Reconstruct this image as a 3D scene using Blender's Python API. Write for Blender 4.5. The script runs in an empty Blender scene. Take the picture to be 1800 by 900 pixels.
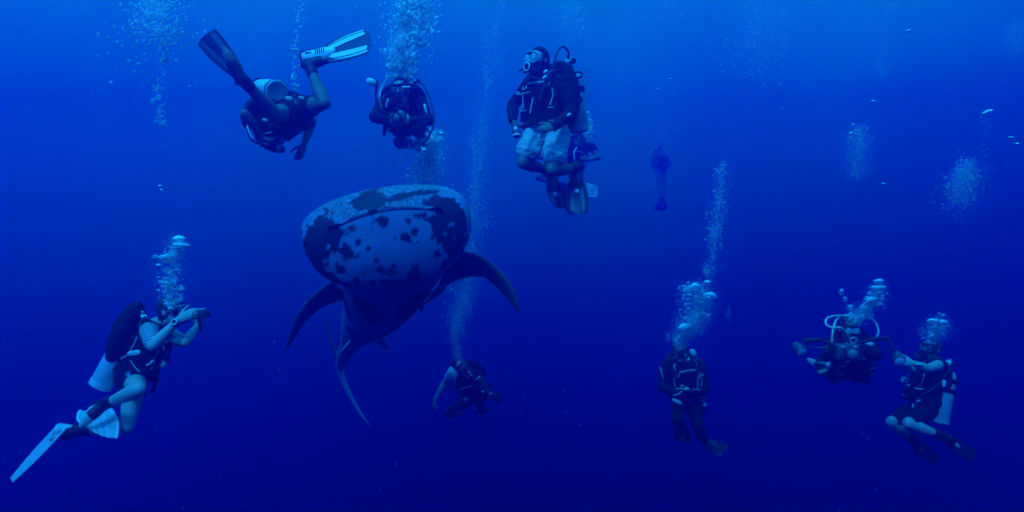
import bpy, bmesh, math, random
import numpy as np
from mathutils import Vector, Matrix, noise, bvhtree
R = math.radians
SC = bpy.context.scene
COL = SC.collection

# ---------------------------------------------------------------- camera
cam_data = bpy.data.cameras.new('camera')
cam = bpy.data.objects.new('camera', cam_data)
COL.objects.link(cam)
cam.location = (0, 0, 0)
cam.rotation_euler = (R(90), 0, 0)
cam_data.sensor_width = 36
HALF = 0.70                                  # tangent of half the horizontal field of view
cam_data.lens = 18 / HALF
cam_data.clip_start = 0.05
cam_data.clip_end = 500
SC.camera = cam

# ---------------------------------------------------------------- light: open water seen from inside, the sky above it
SC.view_settings.view_transform = 'Standard'
SC.view_settings.look = 'None'
SC.view_settings.exposure = 0
SC.view_settings.gamma = 1
SC.render.engine = 'CYCLES'
SC.cycles.use_denoising = True
SC.cycles.volume_bounces = 2
SC.cycles.max_bounces = 20
SC.cycles.transparent_max_bounces = 160
SC.cycles.transmission_bounces = 16
SC.cycles.diffuse_bounces = 6

SUN_EL, SUN_AZ = R(48), R(201)               # high, a little behind and to the left of the camera
sun_data = bpy.data.lights.new('sun', 'SUN')
sun_data.energy = 5.0
sun_data.angle = R(11)                       # softened by the rippled surface and the water
sun_data.color = (0.02, 0.60, 1.0)           # red and some green lost on the way down
sun = bpy.data.objects.new('sun', sun_data)
COL.objects.link(sun)
sun_dir = Vector((math.cos(SUN_EL) * math.sin(SUN_AZ), math.cos(SUN_EL) * math.cos(SUN_AZ), math.sin(SUN_EL)))
sun.rotation_euler = sun_dir.to_track_quat('Z', 'Y').to_euler()

world = bpy.data.worlds.new('World')
SC.world = world
world.use_nodes = True

def build_world():
    nt = world.node_tree
    for n in list(nt.nodes):
        nt.nodes.remove(n)
    N, L = nt.nodes.new, nt.links.new
    def math_(op, a, b=None, c=None):
        n = N('ShaderNodeMath'); n.operation = op
        for k, v in enumerate((a, b, c)):
            if v is None: continue
            if isinstance(v, (int, float)): n.inputs[k].default_value = v
            else: L(v, n.inputs[k])
        return n.outputs[0]
    tc = N('ShaderNodeTexCoord')
    sep = N('ShaderNodeSeparateXYZ'); L(tc.outputs['Generated'], sep.inputs[0])
    x, y, z = sep.outputs
    # diffuse radiance of deep water: bright overhead, dark below, the bright side a little to the left (towards the sun)
    t = math_('ADD', z, math_('MULTIPLY', x, -0.10))
    u = math_('MULTIPLY_ADD', t, 0.5, 0.5)
    ramp = N('ShaderNodeValToRGB'); L(u, ramp.inputs[0])
    cr = ramp.color_ramp
    stops = WATER
    cr.elements[0].position = (stops[0][0] + 1) / 2; cr.elements[0].color = (*stops[0][1], 1)
    cr.elements[1].position = (stops[-1][0] + 1) / 2; cr.elements[1].color = (*stops[-1][1], 1)
    for s, c in stops[1:-1]:
        e = cr.elements.new((s + 1) / 2); e.color = (*c, 1)
    # the sky itself shows only through the round window overhead, bent by refraction at the surface
    r2 = math_('MULTIPLY', math_('ADD', math_('MULTIPLY', x, x), math_('MULTIPLY', y, y)), 1.77)
    rz = math_('SQRT', math_('MAXIMUM', math_('SUBTRACT', 1.0, r2), 0.0004))
    comb = N('ShaderNodeCombineXYZ')
    L(math_('MULTIPLY', x, 1.33), comb.inputs[0]); L(math_('MULTIPLY', y, 1.33), comb.inputs[1]); L(rz, comb.inputs[2])
    sky = N('ShaderNodeTexSky'); sky.sky_type = 'NISHITA'; sky.sun_disc = False
    sky.sun_elevation = SUN_EL; sky.sun_rotation = SUN_AZ
    L(comb.outputs[0], sky.inputs[0])
    win = N('ShaderNodeMapRange'); win.interpolation_type = 'SMOOTHSTEP'
    win.inputs['From Min'].default_value = 0.62; win.inputs['From Max'].default_value = 0.86
    L(z, win.inputs['Value'])
    tint = N('ShaderNodeMix'); tint.data_type = 'RGBA'; tint.blend_type = 'MULTIPLY'; tint.inputs['Factor'].default_value = 1
    L(sky.outputs[0], tint.inputs[6]); tint.inputs[7].default_value = (0.01, 0.50, 1.0, 1)
    b_sky = N('ShaderNodeBackground'); L(tint.outputs[2], b_sky.inputs[0]); L(math_('MULTIPLY', win.outputs[0], 0.12), b_sky.inputs[1])
    # patches of clearer and cloudier water
    mp = N('ShaderNodeMapping'); mp.inputs['Scale'].default_value = (1, 1, 0.45); L(tc.outputs['Generated'], mp.inputs[0])
    nz = N('ShaderNodeTexNoise'); nz.inputs['Scale'].default_value = 5.5; nz.inputs['Detail'].default_value = 3; L(mp.outputs[0], nz.inputs[0])
    b_wat = N('ShaderNodeBackground'); L(ramp.outputs[0], b_wat.inputs[0]); L(math_('MULTIPLY_ADD', nz.outputs['Fac'], 0.9, 0.55), b_wat.inputs[1])
    add = N('ShaderNodeAddShader'); L(b_wat.outputs[0], add.inputs[0]); L(b_sky.outputs[0], add.inputs[1])
    out = N('ShaderNodeOutputWorld'); L(add.outputs[0], out.inputs[0])

#      sine of elevation, radiance (linear)
WATER = [(-1.0, (0, 0.000, 0.005)), (-0.31, (0, 0.000, 0.010)), (-0.20, (0, 0.000, 0.085)), (-0.08, (0, 0.034, 0.165)),
         (0.035, (0, 0.195, 0.265)), (0.19, (0, 0.60, 0.80)), (0.33, (0, 0.60, 0.60)), (0.50, (0, 0.90, 0.95)),
         (0.75, (0.01, 1.60, 1.85)), (1.0, (0.02, 2.10, 2.40))]
build_world()

# ---------------------------------------------------------------- the water between things
def box_mesh(name, x0, x1, y0, y1, z0, z1):
    me = bpy.data.meshes.new(name)
    v = [(x, y, z) for x in (x0, x1) for y in (y0, y1) for z in (z0, z1)]
    f = [(0, 1, 3, 2), (4, 6, 7, 5), (0, 4, 5, 1), (2, 3, 7, 6), (0, 2, 6, 4), (1, 5, 7, 3)]
    me.from_pydata(v, [], f)
    return me

haze = bpy.data.objects.new('haze', box_mesh('haze', -26, 26, -6, 28, -13, 6.2))
COL.objects.link(haze)
haze['kind'] = 'stuff'
hm = bpy.data.materials.new('water_haze'); hm.use_nodes = True
hn = hm.node_tree
for n in list(hn.nodes): hn.nodes.remove(n)
pv = hn.nodes.new('ShaderNodeVolumePrincipled')
pv.inputs['Color'].default_value = (0.0, 0.050, 0.95, 1)
pv.inputs['Density'].default_value = 0.085
pv.inputs['Anisotropy'].default_value = 0.84
ho = hn.nodes.new('ShaderNodeOutputMaterial')
hn.links.new(pv.outputs[0], ho.inputs['Volume'])
haze.data.materials.append(hm)

def P(px, py, Y):
    """point at depth Y on the line of sight through a place in the picture"""
    return Vector(((px - 900) / 900 * HALF * Y, Y, (450 - py) / 900 * HALF * Y))

# ---------------------------------------------------------------- materials
MATS = {}
def mat(name, col, rough=0.6, var=0.25, scale=14.0, bump=0.0, metal=0.0, spec=0.4, coat=0.0):
    """principled surface whose colour wanders a little with two octaves of noise"""
    if name in MATS: return MATS[name]
    m = bpy.data.materials.new(name); m.use_nodes = True
    nt = m.node_tree; N, L = nt.nodes.new, nt.links.new
    b = nt.nodes['Principled BSDF']
    tc = N('ShaderNodeTexCoord')
    nz = N('ShaderNodeTexNoise'); nz.inputs['Scale'].default_value = scale; nz.inputs['Detail'].default_value = 5
    L(tc.outputs['Object'], nz.inputs['Vector'])
    mx = N('ShaderNodeMix'); mx.data_type = 'RGBA'
    mx.inputs[6].default_value = (*[c * (1 - var) for c in col], 1)
    mx.inputs[7].default_value = (*[min(1, c * (1 + var)) for c in col], 1)
    L(nz.outputs['Fac'], mx.inputs['Factor']); L(mx.outputs[2], b.inputs['Base Color'])
    b.inputs['Roughness'].default_value = rough; b.inputs['Metallic'].default_value = metal
    b.inputs['Specular IOR Level'].default_value = spec
    if coat: b.inputs['Coat Weight'].default_value = coat
    if bump:
        n2 = N('ShaderNodeTexNoise'); n2.inputs['Scale'].default_value = scale * 2.2; n2.inputs['Detail'].default_value = 4
        L(tc.outputs['Object'], n2.inputs['Vector'])
        bp = N('ShaderNodeBump'); bp.inputs['Strength'].default_value = bump; bp.inputs['Distance'].default_value = 0.02
        L(n2.outputs['Fac'], bp.inputs['Height']); L(bp.outputs[0], b.inputs['Normal'])
    MATS[name] = m
    return m

def stripe_mat():
    m = mat('striped_rash_guard', (0.5, 0.5, 0.5), 0.7)
    nt = m.node_tree; N, L = nt.nodes.new, nt.links.new
    b = nt.nodes['Principled BSDF']
    tc = N('ShaderNodeTexCoord')
    mp = N('ShaderNodeMapping'); mp.inputs['Rotation'].default_value = (0, R(20), 0)
    L(tc.outputs['Object'], mp.inputs[0])
    wv = N('ShaderNodeTexWave'); wv.bands_direction = 'Z'; wv.inputs['Scale'].default_value = 14; wv.inputs['Distortion'].default_value = 0.6
    L(mp.outputs[0], wv.inputs['Vector'])
    rp = N('ShaderNodeValToRGB'); rp.color_ramp.elements[0].position = 0.45; rp.color_ramp.elements[0].color = (0.16, 0.18, 0.20, 1)
    rp.color_ramp.elements[1].position = 0.55; rp.color_ramp.elements[1].color = (0.40, 0.42, 0.43, 1)
    L(wv.outputs['Fac'], rp.inputs[0]); L(rp.outputs[0], b.inputs['Base Color'])
    return m

M_NEO = mat('black_neoprene', (0.006, 0.007, 0.009), 0.7, 0.5, 22, 0.5, spec=0.16)
M_NYL = mat('black_nylon', (0.006, 0.0065, 0.008), 0.75, 0.5, 30, 0.5, spec=0.14)
M_RUB = mat('black_rubber', (0.008, 0.008, 0.009), 0.5, 0.3, 25, spec=0.3)
M_HOSE = mat('hose_rubber', (0.020, 0.020, 0.022), 0.4, 0.2, 40, spec=0.5)
M_PALEHOSE = mat('pale_hose', (0.72, 0.70, 0.42), 0.4, 0.1, 40)
M_SKIN = mat('tanned_skin', (0.54, 0.42, 0.35), 0.55, 0.14, 16, 0.06)
M_SKIND = mat('brown_skin', (0.20, 0.13, 0.10), 0.55, 0.16, 16, 0.06)
M_ALU = mat('brushed_tank', (0.82, 0.83, 0.82), 0.34, 0.10, 9, 0.05, metal=0.35, spec=0.7)
M_HAZENEO = mat('haze_paled_neoprene', (0.25, 0.28, 0.30), 0.8, 0.2, 16, 0.3)  # distant diver's suit, greyed so that haze is part of its colour
M_TANKG = mat('grey_tank_paint', (0.34, 0.36, 0.36), 0.45, 0.2, 9, 0.1)
M_TANKB = mat('tank_base_paint', (0.16, 0.19, 0.20), 0.5, 0.2, 12)
M_CHROME = mat('chromed_brass', (0.78, 0.78, 0.76), 0.22, 0.05, 10, metal=0.85)
M_PALE = mat('pale_plastic', (0.74, 0.78, 0.76), 0.45, 0.10, 22, spec=0.5)
M_WFIN = mat('white_fin_rubber', (0.52, 0.56, 0.55), 0.40, 0.22, 12, 0.25)
M_FINB = mat('dark_fin_rubber', (0.020, 0.024, 0.030), 0.45, 0.3, 15)
M_FING = mat('smoke_fin_plastic', (0.10, 0.13, 0.14), 0.45, 0.2, 15)
M_WEB = mat('grey_webbing', (0.45, 0.46, 0.46), 0.7, 0.2, 60)
M_SHORT = mat('white_swim_shorts', (0.50, 0.52, 0.52), 0.8, 0.16, 12, 0.6)
M_HAIR = mat('dark_hair', (0.02, 0.016, 0.014), 0.6, 0.4, 60, 0.5)
M_LENS = mat('mask_glass', (0.10, 0.14, 0.15), 0.08, 0.1, 3, spec=0.8)
M_LENSP = mat('mask_glass_painted_glint', (0.45, 0.55, 0.55), 0.12, 0.1, 3, spec=0.8)  # paler copy of the lens glass, its reflection put into the colour
M_STRIPE = stripe_mat()
M_CLEARSIL = mat('clear_silicone', (0.40, 0.46, 0.46), 0.3, 0.1, 10)
M_DARKALU = mat('anodised_housing', (0.045, 0.05, 0.06), 0.4, 0.2, 20, spec=0.5)

# ---------------------------------------------------------------- mesh building
class MB:
    def __init__(self): self.v, self.f, self.n = [], [], 0
    def add(self, verts, faces):
        self.v.extend(tuple(p) for p in verts)
        self.f.extend(tuple(i + self.n for i in f) for f in faces)
        self.n += len(verts)
    def loft(self, rings, closed=True):
        """rings: lists of equal length; caps both ends"""
        n = len(rings[0]); vs = [p for r in rings for p in r]; fs = []
        for i in range(len(rings) - 1):
            for j in range(n):
                k = (j + 1) % n
                fs.append((i * n + j, i * n + k, (i + 1) * n + k, (i + 1) * n + j))
        if closed:
            fs.append(tuple(reversed(range(n)))); fs.append(tuple(range((len(rings) - 1) * n, len(rings) * n)))
        self.add(vs, fs)
    def tube(self, pts, radii, n=10, flat=None, axis=None, rounded=False):
        pts = [Vector(p) for p in pts]
        if isinstance(radii, (int, float)): radii = [radii] * len(pts)
        radii = list(radii)
        if rounded:
            d0 = (pts[0] - pts[1]).normalized(); d1 = (pts[-1] - pts[-2]).normalized(); r0, r1 = radii[0], radii[-1]
            pre = [(pts[0] + d0 * r0 * math.sin(a), r0 * math.cos(a)) for a in (R(80), R(50), R(22))]
            post = [(pts[-1] + d1 * r1 * math.sin(a), r1 * math.cos(a)) for a in (R(22), R(50), R(80))]
            pts = [p for p, _ in pre] + pts + [p for p, _ in post]
            radii = [r for _, r in pre] + radii + [r for _, r in post]
        rings = []; a_prev = None
        for i, p in enumerate(pts):
            t = (pts[min(i + 1, len(pts) - 1)] - pts[max(i - 1, 0)])
            if t.length < 1e-9: t = Vector((0, 0, 1))
            t.normalize()
            ref = axis if axis is not None else a_prev
            if ref is None: ref = Vector((1, 0, 0)) if abs(t.x) < 0.8 else Vector((0, 1, 0))
            a = ref - t * ref.dot(t)
            if a.length < 1e-6: a = t.orthogonal()
            a.normalize(); b = t.cross(a); a_prev = a
            fl = 1.0 if flat is None else flat
            rings.append([p + a * (radii[i] * math.cos(2 * math.pi * j / n)) + b * (radii[i] * fl * math.sin(2 * math.pi * j / n)) for j in range(n)])
        self.loft(rings)
    def ellipsoid(self, c, ax, ay, az, nu=14, nv=9):
        """ax, ay, az: half-axis vectors"""
        c = Vector(c); vs = [c + az]
        for i in range(1, nv):
            th = math.pi * i / nv
            for j in range(nu):
                ph = 2 * math.pi * j / nu
                vs.append(c + ax * (math.sin(th) * math.cos(ph)) + ay * (math.sin(th) * math.sin(ph)) + az * math.cos(th))
        vs.append(c - az); fs = []
        for j in range(nu): fs.append((0, 1 + j, 1 + (j + 1) % nu))
        for i in range(nv - 2):
            for j in range(nu):
                a = 1 + i * nu + j; b = 1 + i * nu + (j + 1) % nu
                fs.append((a, a + nu, b + nu, b))
        e = len(vs) - 1; o = 1 + (nv - 2) * nu
        for j in range(nu): fs.append((o + j, e, o + (j + 1) % nu))
        self.add(vs, fs)
    def lathe(self, o, axis, prof, n=20):
        """prof: (distance along axis, radius)"""
        axis = Vector(axis).normalized(); a = axis.orthogonal().normalized(); b = axis.cross(a)
        o = Vector(o)
        self.loft([[o + axis * z + (a * math.cos(2 * math.pi * j / n) + b * math.sin(2 * math.pi * j / n)) * max(r, 1e-4) for j in range(n)] for z, r in prof])
    def rbox(self, c, ax, ay, az, bev=0.2):
        """box with bevelled edges along az; ax, ay, az half-axis vectors"""
        c = Vector(c)
        def ring(s, k):
            o = []
            for (sx, sy) in ((1, 1), (-1, 1), (-1, -1), (1, -1)):
                q = [(1 - bev, 1), (1, 1 - bev)] if sx * sy < 0 else [(1, 1 - bev), (1 - bev, 1)]
                for u, w in q: o.append(c + ax * (sx * u * k) + ay * (sy * w * k) + az * s)
            return o
        self.loft([ring(-1, 1 - bev * .5), ring(-1 + bev * .6, 1), ring(1 - bev * .6, 1), ring(1, 1 - bev * .5)])
    def torus(self, c, axis, rad, r, n=20, m=8, sq=None):
        axis = Vector(axis).normalized(); a = sq[0] if sq else axis.orthogonal().normalized(); b = axis.cross(a)
        ka, kb = (sq[1], sq[2]) if sq else (rad, rad)
        c = Vector(c); vs = []; fs = []
        for i in range(n):
            th = 2 * math.pi * i / n
            d = (a * (ka * math.cos(th)) + b * (kb * math.sin(th))); p = c + d; d = d.normalized()
            for j in range(m):
                ph = 2 * math.pi * j / m
                vs.append(p + d * (r * math.cos(ph)) + axis * (r * math.sin(ph)))
        for i in range(n):
            for j in range(m):
                fs.append((i * m + j, ((i + 1) % n) * m + j, ((i + 1) % n) * m + (j + 1) % m, i * m + (j + 1) % m))
        self.add(vs, fs)
    def mesh(self, name, origin=Vector((0, 0, 0)), smooth=True):
        me = bpy.data.meshes.new(name)
        me.from_pydata([(p[0] - origin[0], p[1] - origin[1], p[2] - origin[2]) for p in self.v], [], self.f)
        me.update()
        if smooth: me.shade_smooth()
        return me
    def build(self, name, material, parent, origin=None, smooth=True, sharp=40):
        o = bpy.data.objects.new(name, self.mesh(name, origin or Vector((0, 0, 0)), smooth))
        if smooth and sharp: o.data.set_sharp_from_angle(angle=R(sharp))
        COL.objects.link(o); o.data.materials.append(material)
        if parent: o.parent = parent
        return o
    def skin(self, name, material, parent, origin, voxel, smooth=2, disp=None):
        """fuse everything in here into one continuous skin"""
        t = bpy.data.objects.new(name, self.mesh(name, origin)); COL.objects.link(t)
        md = t.modifiers.new('r', 'REMESH'); md.mode = 'VOXEL'; md.voxel_size = voxel; md.use_smooth_shade = True
        if smooth:
            ms = t.modifiers.new('s', 'SMOOTH'); ms.factor = 0.5; ms.iterations = smooth
        dg = bpy.context.evaluated_depsgraph_get()
        me = bpy.data.meshes.new_from_object(t.evaluated_get(dg))
        old = t.data; bpy.data.objects.remove(t); bpy.data.meshes.remove(old)
        me.name = name
        if disp:
            nv = len(me.vertices); co = np.empty(nv * 3); no = np.empty(nv * 3)
            me.vertices.foreach_get('co', co); me.vertices.foreach_get('normal', no)
            co = co.reshape(-1, 3); no = no.reshape(-1, 3)
            for i in range(nv):
                co[i] += no[i] * disp(Vector(co[i]))
            me.vertices.foreach_set('co', co.ravel()); me.update()
        me.shade_smooth()
        o = bpy.data.objects.new(name, me); COL.objects.link(o)
        me.materials.clear(); me.materials.append(material); o.parent = parent
        return o

def curve_pts(ctrl, n=24):
    """smooth curve through control points (Catmull-Rom)"""
    c = [Vector(p) for p in ctrl]; c = [c[0] * 2 - c[1]] + c + [c[-1] * 2 - c[-2]]
    out = []; segs = len(c) - 3; per = max(2, n // segs)
    for i in range(segs):
        p0, p1, p2, p3 = c[i:i + 4]
        for k in range(per):
            t = k / per
            out.append(0.5 * ((2 * p1) + (p2 - p0) * t + (2 * p0 - 5 * p1 + 4 * p2 - p3) * t * t + (3 * p1 - p0 - 3 * p2 + p3) * t ** 3))
    out.append(c[-2]); return out

def tag(o, label, cat, group=None):
    o['label'] = label; o['category'] = cat
    if group: o['group'] = group
    return o

def empty(name, loc):
    o = bpy.data.objects.new(name, None); COL.objects.link(o); o.location = loc; o.empty_display_size = 0.1
    return o

def reach(parent, px, py, L, sgn):
    """the point in direction (px, py) at distance L from parent: the joint of a limb of that length"""
    d = P(px, py, 1.0); a = d.dot(d); b = -2 * d.dot(parent); c = parent.dot(parent) - L * L
    q = b * b - 4 * a * c
    t = (-b + sgn * math.sqrt(q)) / (2 * a) if q > 0 else -b / (2 * a)
    return d * t

def lerp(a, b, t): return a + (b - a) * t

# ---------------------------------------------------------------- people
UPARM = [(0, .060), (.3, .056), (.7, .046), (1, .043)]
FOREARM = [(0, .043), (.25, .046), (.7, .035), (1, .028)]
THIGH = [(0, .092), (.3, .086), (.8, .064), (1, .057)]
SHIN = [(0, .056), (.3, .060), (.7, .043), (1, .037)]
TORSO = [(-.17, .085, .080), (-.05, .150, .112), (.1, .165, .118), (.35, .145, .105), (.6, .165, .120), (.8, .182, .115), (.93, .140, .090), (1.03, .072, .068)]
def prof(pr, t):
    for (a, ra), (b, rb) in zip(pr, pr[1:]):
        if t <= b: return ra + (rb - ra) * (t - a) / (b - a)
    return pr[-1][1]

def limb(mb, A, B, pr, f0=0., f1=1., off=0., n=12, flare=0.):
    ts = [f0 + (f1 - f0) * k / 6 for k in range(7)]
    mb.tube([lerp(A, B, t) for t in ts], [prof(pr, t) + off + flare * (t - f0) / max(1e-6, f1 - f0) for t in ts], n, rounded=True)

def torso(mb, F, off=0., t0=-.2, t1=1.1, fo=0., bo=0.):
    rings = []
    ts = [t0 + (t1 - t0) * k / 14 for k in range(15)]
    for t in ts:
        t = max(-.17, min(1.03, t))
        w = prof([(a, b) for a, b, _ in TORSO], t) + off; d = prof([(a, c) for a, _, c in TORSO], t) + off
        c = lerp(F['pelvis'], F['neck'], t)
        rings.append([c + F['r'] * (w * math.cos(2 * math.pi * j / 20)) + F['f'] * ((d + (fo if math.sin(2 * math.pi * j / 20) > 0 else bo)) * math.sin(2 * math.pi * j / 20)) for j in range(20)])
    mb.loft(rings)

def hand(mb, w, d, nrm, thumb_side, curl, k=1.0):
    """palm with four fingers and a thumb; nrm points out of the palm, thumb_side towards the thumb"""
    d = d.normalized(); nrm = (nrm - d * nrm.dot(d)).normalized(); s = d.cross(nrm)
    if s.dot(thumb_side) < 0: s = -s
    mb.tube([w - d * .02, w + d * .02, w + d * .055 * k, w + d * .088 * k], [.027, .034, .041 * k, .038 * k], 12, flat=.46, axis=s, rounded=True)
    for i, (o, L) in enumerate(((.031, .070), (.0105, .080), (-.0105, .074), (-.031, .058))):
        p = w + d * (.086 - .006 * abs(i - 1)) * k + s * o * k; a = curl * (0.75 + .12 * i) * .55
        dd = (d + s * o * 2.0).normalized(); pts = [p]
        for seg in (.45, .32, .23):
            dd = (Matrix.Rotation(a, 3, dd.cross(nrm)) @ dd).normalized(); p = p + dd * L * seg * k; pts.append(p); a = curl * .8
        mb.tube(pts, [.0105, .0102, .0096, .0085], 8, rounded=True)
    p = w + d * .022 * k + s * .028 * k; dd = (d * .75 + s * .62 + nrm * .25 * (0.5 + curl)).normalized(); pts = [p]
    for seg in (.042, .034, .026):
        p = p + dd * seg * k; pts.append(p); dd = (dd + d * .25 + nrm * .3 * curl).normalized()
    mb.tube(pts, [.0145, .0125, .0110, .0092], 8, rounded=True)

def fin(S, heel, b0, b1, t0, t1, style, sag=0.03):
    """swim fin: foot pocket from heel to the blade base (b0 b1), blade to the tip (t0 t1)"""
    root, O = S['root'], S['O']
    mats = {'dark': (M_FINB, M_FING, M_FINB, M_FINB), 'pale': (M_FINB, M_PALE, M_PALE, M_FINB), 'smoke': (M_FINB, M_FING, M_FINB, M_FINB), 'black': (M_FINB, M_FINB, M_FINB, M_FINB), 'white': (M_WFIN, M_WFIN, M_WFIN, M_PALE)}[style]  # white style: rails and ribs paler than blade, lit edges put into the colour
    bm_, tm = (b0 + b1) / 2, (t0 + t1) / 2
    ax = (tm - bm_).normalized(); sd = (b1 - b0).normalized(); nrm = ax.cross(sd).normalized()
    L = (tm - bm_).length
    def pt(u, v, h=0.0):                      # u across 0..1, v along 0..1
        e = lerp(b0, b1, u); t = lerp(t0, t1, u); bulge = math.sin(v * math.pi) * .14 * (u - .5) * (b1 - b0).length * 2
        return lerp(e, t, v) + sd * bulge + nrm * (h + sag * L * (4 * (u - .5) ** 2 - .5) * v) + ax * ((.05 if style == 'pale' else .018) * v * (1 - (2 * u - 1) ** 2))
    NU, NV = 8, 12
    def sheet(u0, u1, v0, v1, h, th, nm, m, par):
        mb = MB(); vs = []; fs = []
        for s_ in (h + th, h - th):
            for j in range(NV + 1):
                for i in range(NU + 1):
                    v = v0 + (v1 - v0) * j / NV; a = u0(v) if callable(u0) else u0; b = u1(v) if callable(u1) else u1
                    vs.append(pt(a + (b - a) * i / NU, v, s_))
        W = NU + 1; K = W * (NV + 1)
        for j in range(NV):
            for i in range(NU):
                a = j * W + i; fs.append((a, a + 1, a + W + 1, a + W)); fs.append((K + a, K + a + W, K + a + W + 1, K + a + 1))
        rim = [i for i in range(W)] + [j * W + NU for j in range(1, NV + 1)] + [NV * W + i for i in range(NU - 1, -1, -1)] + [j * W for j in range(NV - 1, 0, -1)]
        for a, b in zip(rim, rim[1:] + rim[:1]): fs.append((a, K + a, K + b, b))
        mb.add(vs, fs); return mb.build(nm, m, par, O)
    blade = sheet(0, 1, 0, 1, 0, .003, 'fin_blade', mats[0], root)
    if style in ('pale', 'smoke', 'dark', 'black'):
        m = mats[1]
        sheet(lambda v: .13 - .02 * v, lambda v: .40 - .16 * v, .04, .93, 0, .0065, 'fin_panel', m, blade)
        sheet(lambda v: .60 + .16 * v, lambda v: .87 + .02 * v, .04, .93, 0, .0065, 'fin_panel', m, blade)
        if style == 'pale':
            sheet(lambda v: .015, lambda v: .075, .10, .98, 0, .0068, 'fin_panel', m, blade)
            sheet(lambda v: .925, lambda v: .985, .10, .98, 0, .0068, 'fin_panel', m, blade)
    for u in (0, 1):
        mb = MB(); mb.tube([pt(u, v / 12) for v in range(13)], [.013 - .006 * v / 12 for v in range(13)], 8, rounded=True, flat=1.3, axis=nrm)
        mb.build('fin_rail', mats[3], blade, O)
    for u in ((.11, .42, .58, .89) if style != 'white' else (.3, .5, .7)):
        mb = MB(); mb.tube([pt(u + (.07 if u < .5 else -.07) * 0 + ((.24 - .42) * v / 12 if u == .42 else (.76 - .58) * v / 12 if u == .58 else 0), v / 12) for v in range(13)], [.009 - .003 * v / 12 for v in range(13)], 6, rounded=True)
        mb.build('fin_rib', mats[3], blade, O)
    toe = bm_ + ax * .02; w = (b1 - b0).length
    hx = (toe - heel); up = nrm
    mb = MB(); mb.tube([heel + hx * .02, heel + hx * .3, heel + hx * .7, toe, toe + ax * .05], [.044, .050, min(.062, w * .45), min(.07, w * .48), .035], 14, flat=.72, axis=sd, rounded=True)
    pk = mb.build('foot_pocket', mats[2] if style not in ('dark', 'black') else M_FINB, root, O)
    side = nrm if nrm.y < 0 else -nrm
    if style == 'pale':
        for q in range(5):
            c = lerp(heel, toe, .60 + .09 * q) + side * .043
            g = MB(); g.rbox(c, sd * .030, hx.normalized() * .005, side * .009, .3); g.build('pocket_groove', M_FINB, pk, O)
        g = MB(); g.rbox(lerp(heel, toe, .28) + side * .036, sd * .008, hx.normalized() * .034, side * .006, .3); g.build('pocket_groove', M_FINB, pk, O)
    if style in ('pale', 'smoke'):
        g = MB(); g.ellipsoid(toe + ax * .055 + side * .012, sd * .026, ax * .032, side * .016); g.build('fin_boss', M_PALE, blade, O)
    g = MB(); g.torus(heel - hx.normalized() * 0.0, hx, .05, .008, 18, 6); g.build('heel_strap', M_RUB, pk, O)

def tank(S, base, top, m, band=.55, valve=True, knob_dir=None):
    root, O = S['root'], S['O']
    ax = (top - base).normalized(); L = (top - base).length; r = S.get('tank_r', .092)
    mb = MB(); mb.lathe(base, ax, [(0.012, .001), (.010, r * .55), (0, r * .80), (.003, r * .93), (.018, r), (L - .10, r), (L - .055, r * .92), (L - .022, r * .68), (L - .004, r * .36), (L + .012, r * .30), (L + .03, r * .28)], 28)
    t = mb.build('tank', m, root, O, sharp=50)
    for q in ((band,) if isinstance(band, float) else band):
        g = MB(); g.lathe(base + ax * (L * q - .024), ax, [(0, r), (0, r + .006), (.048, r + .006), (.048, r)], 28); g.build('tank_band', M_NYL, t, O)
        g = MB(); g.rbox(base + ax * L * q - S['F']['f'] * (r + .010), ax * .026, S['F']['r'] * .03, S['F']['f'] * .008, .3); g.build('buckle', M_RUB, t, O)
    g = MB(); g.lathe(base + ax * .0, ax, [(.012, r), (.012, r + .004), (.05, r + .004), (.05, r)], 28); g.build('tank_boot', M_TANKB if S.get('boot') else m, t, O)
    if valve:
        v0 = base + ax * (L + .02); kd = (knob_dir or S['F']['r'])
        g = MB(); g.tube([v0, v0 + ax * .06], .022, 12, rounded=True); g.tube([v0 + ax * .04, v0 + ax * .04 + kd * .06], .012, 10); g.build('valve', M_CHROME, t, O)
        g = MB(); g.lathe(v0 + ax * .04 + kd * .055, kd, [(0, .012), (.004, .024), (.03, .025), (.036, .018)], 14); g.build('valve_knob', M_RUB, t, O)
        g = MB(); g.lathe(v0 + ax * .045 + S['F']['f'] * .01, S['F']['f'], [(0, .02), (.01, .032), (.05, .032), (.056, .02)], 16); g.lathe(v0 + ax * .10, -ax, [(0, .012), (.004, .026), (.03, .026), (.034, .02)], 14)
        g.build('first_stage', M_CHROME, t, O)
        S['first'] = v0 + ax * .06 + S['F']['f'] * .04
    return t

def hose(S, ctrl, r=.0085, m=None, name='hose', par=None, n=28):
    mb = MB(); mb.tube(curve_pts(ctrl, n), r, 8, rounded=True)
    return mb.build(name, m or M_HOSE, par or S['root'], S['O'])

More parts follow.
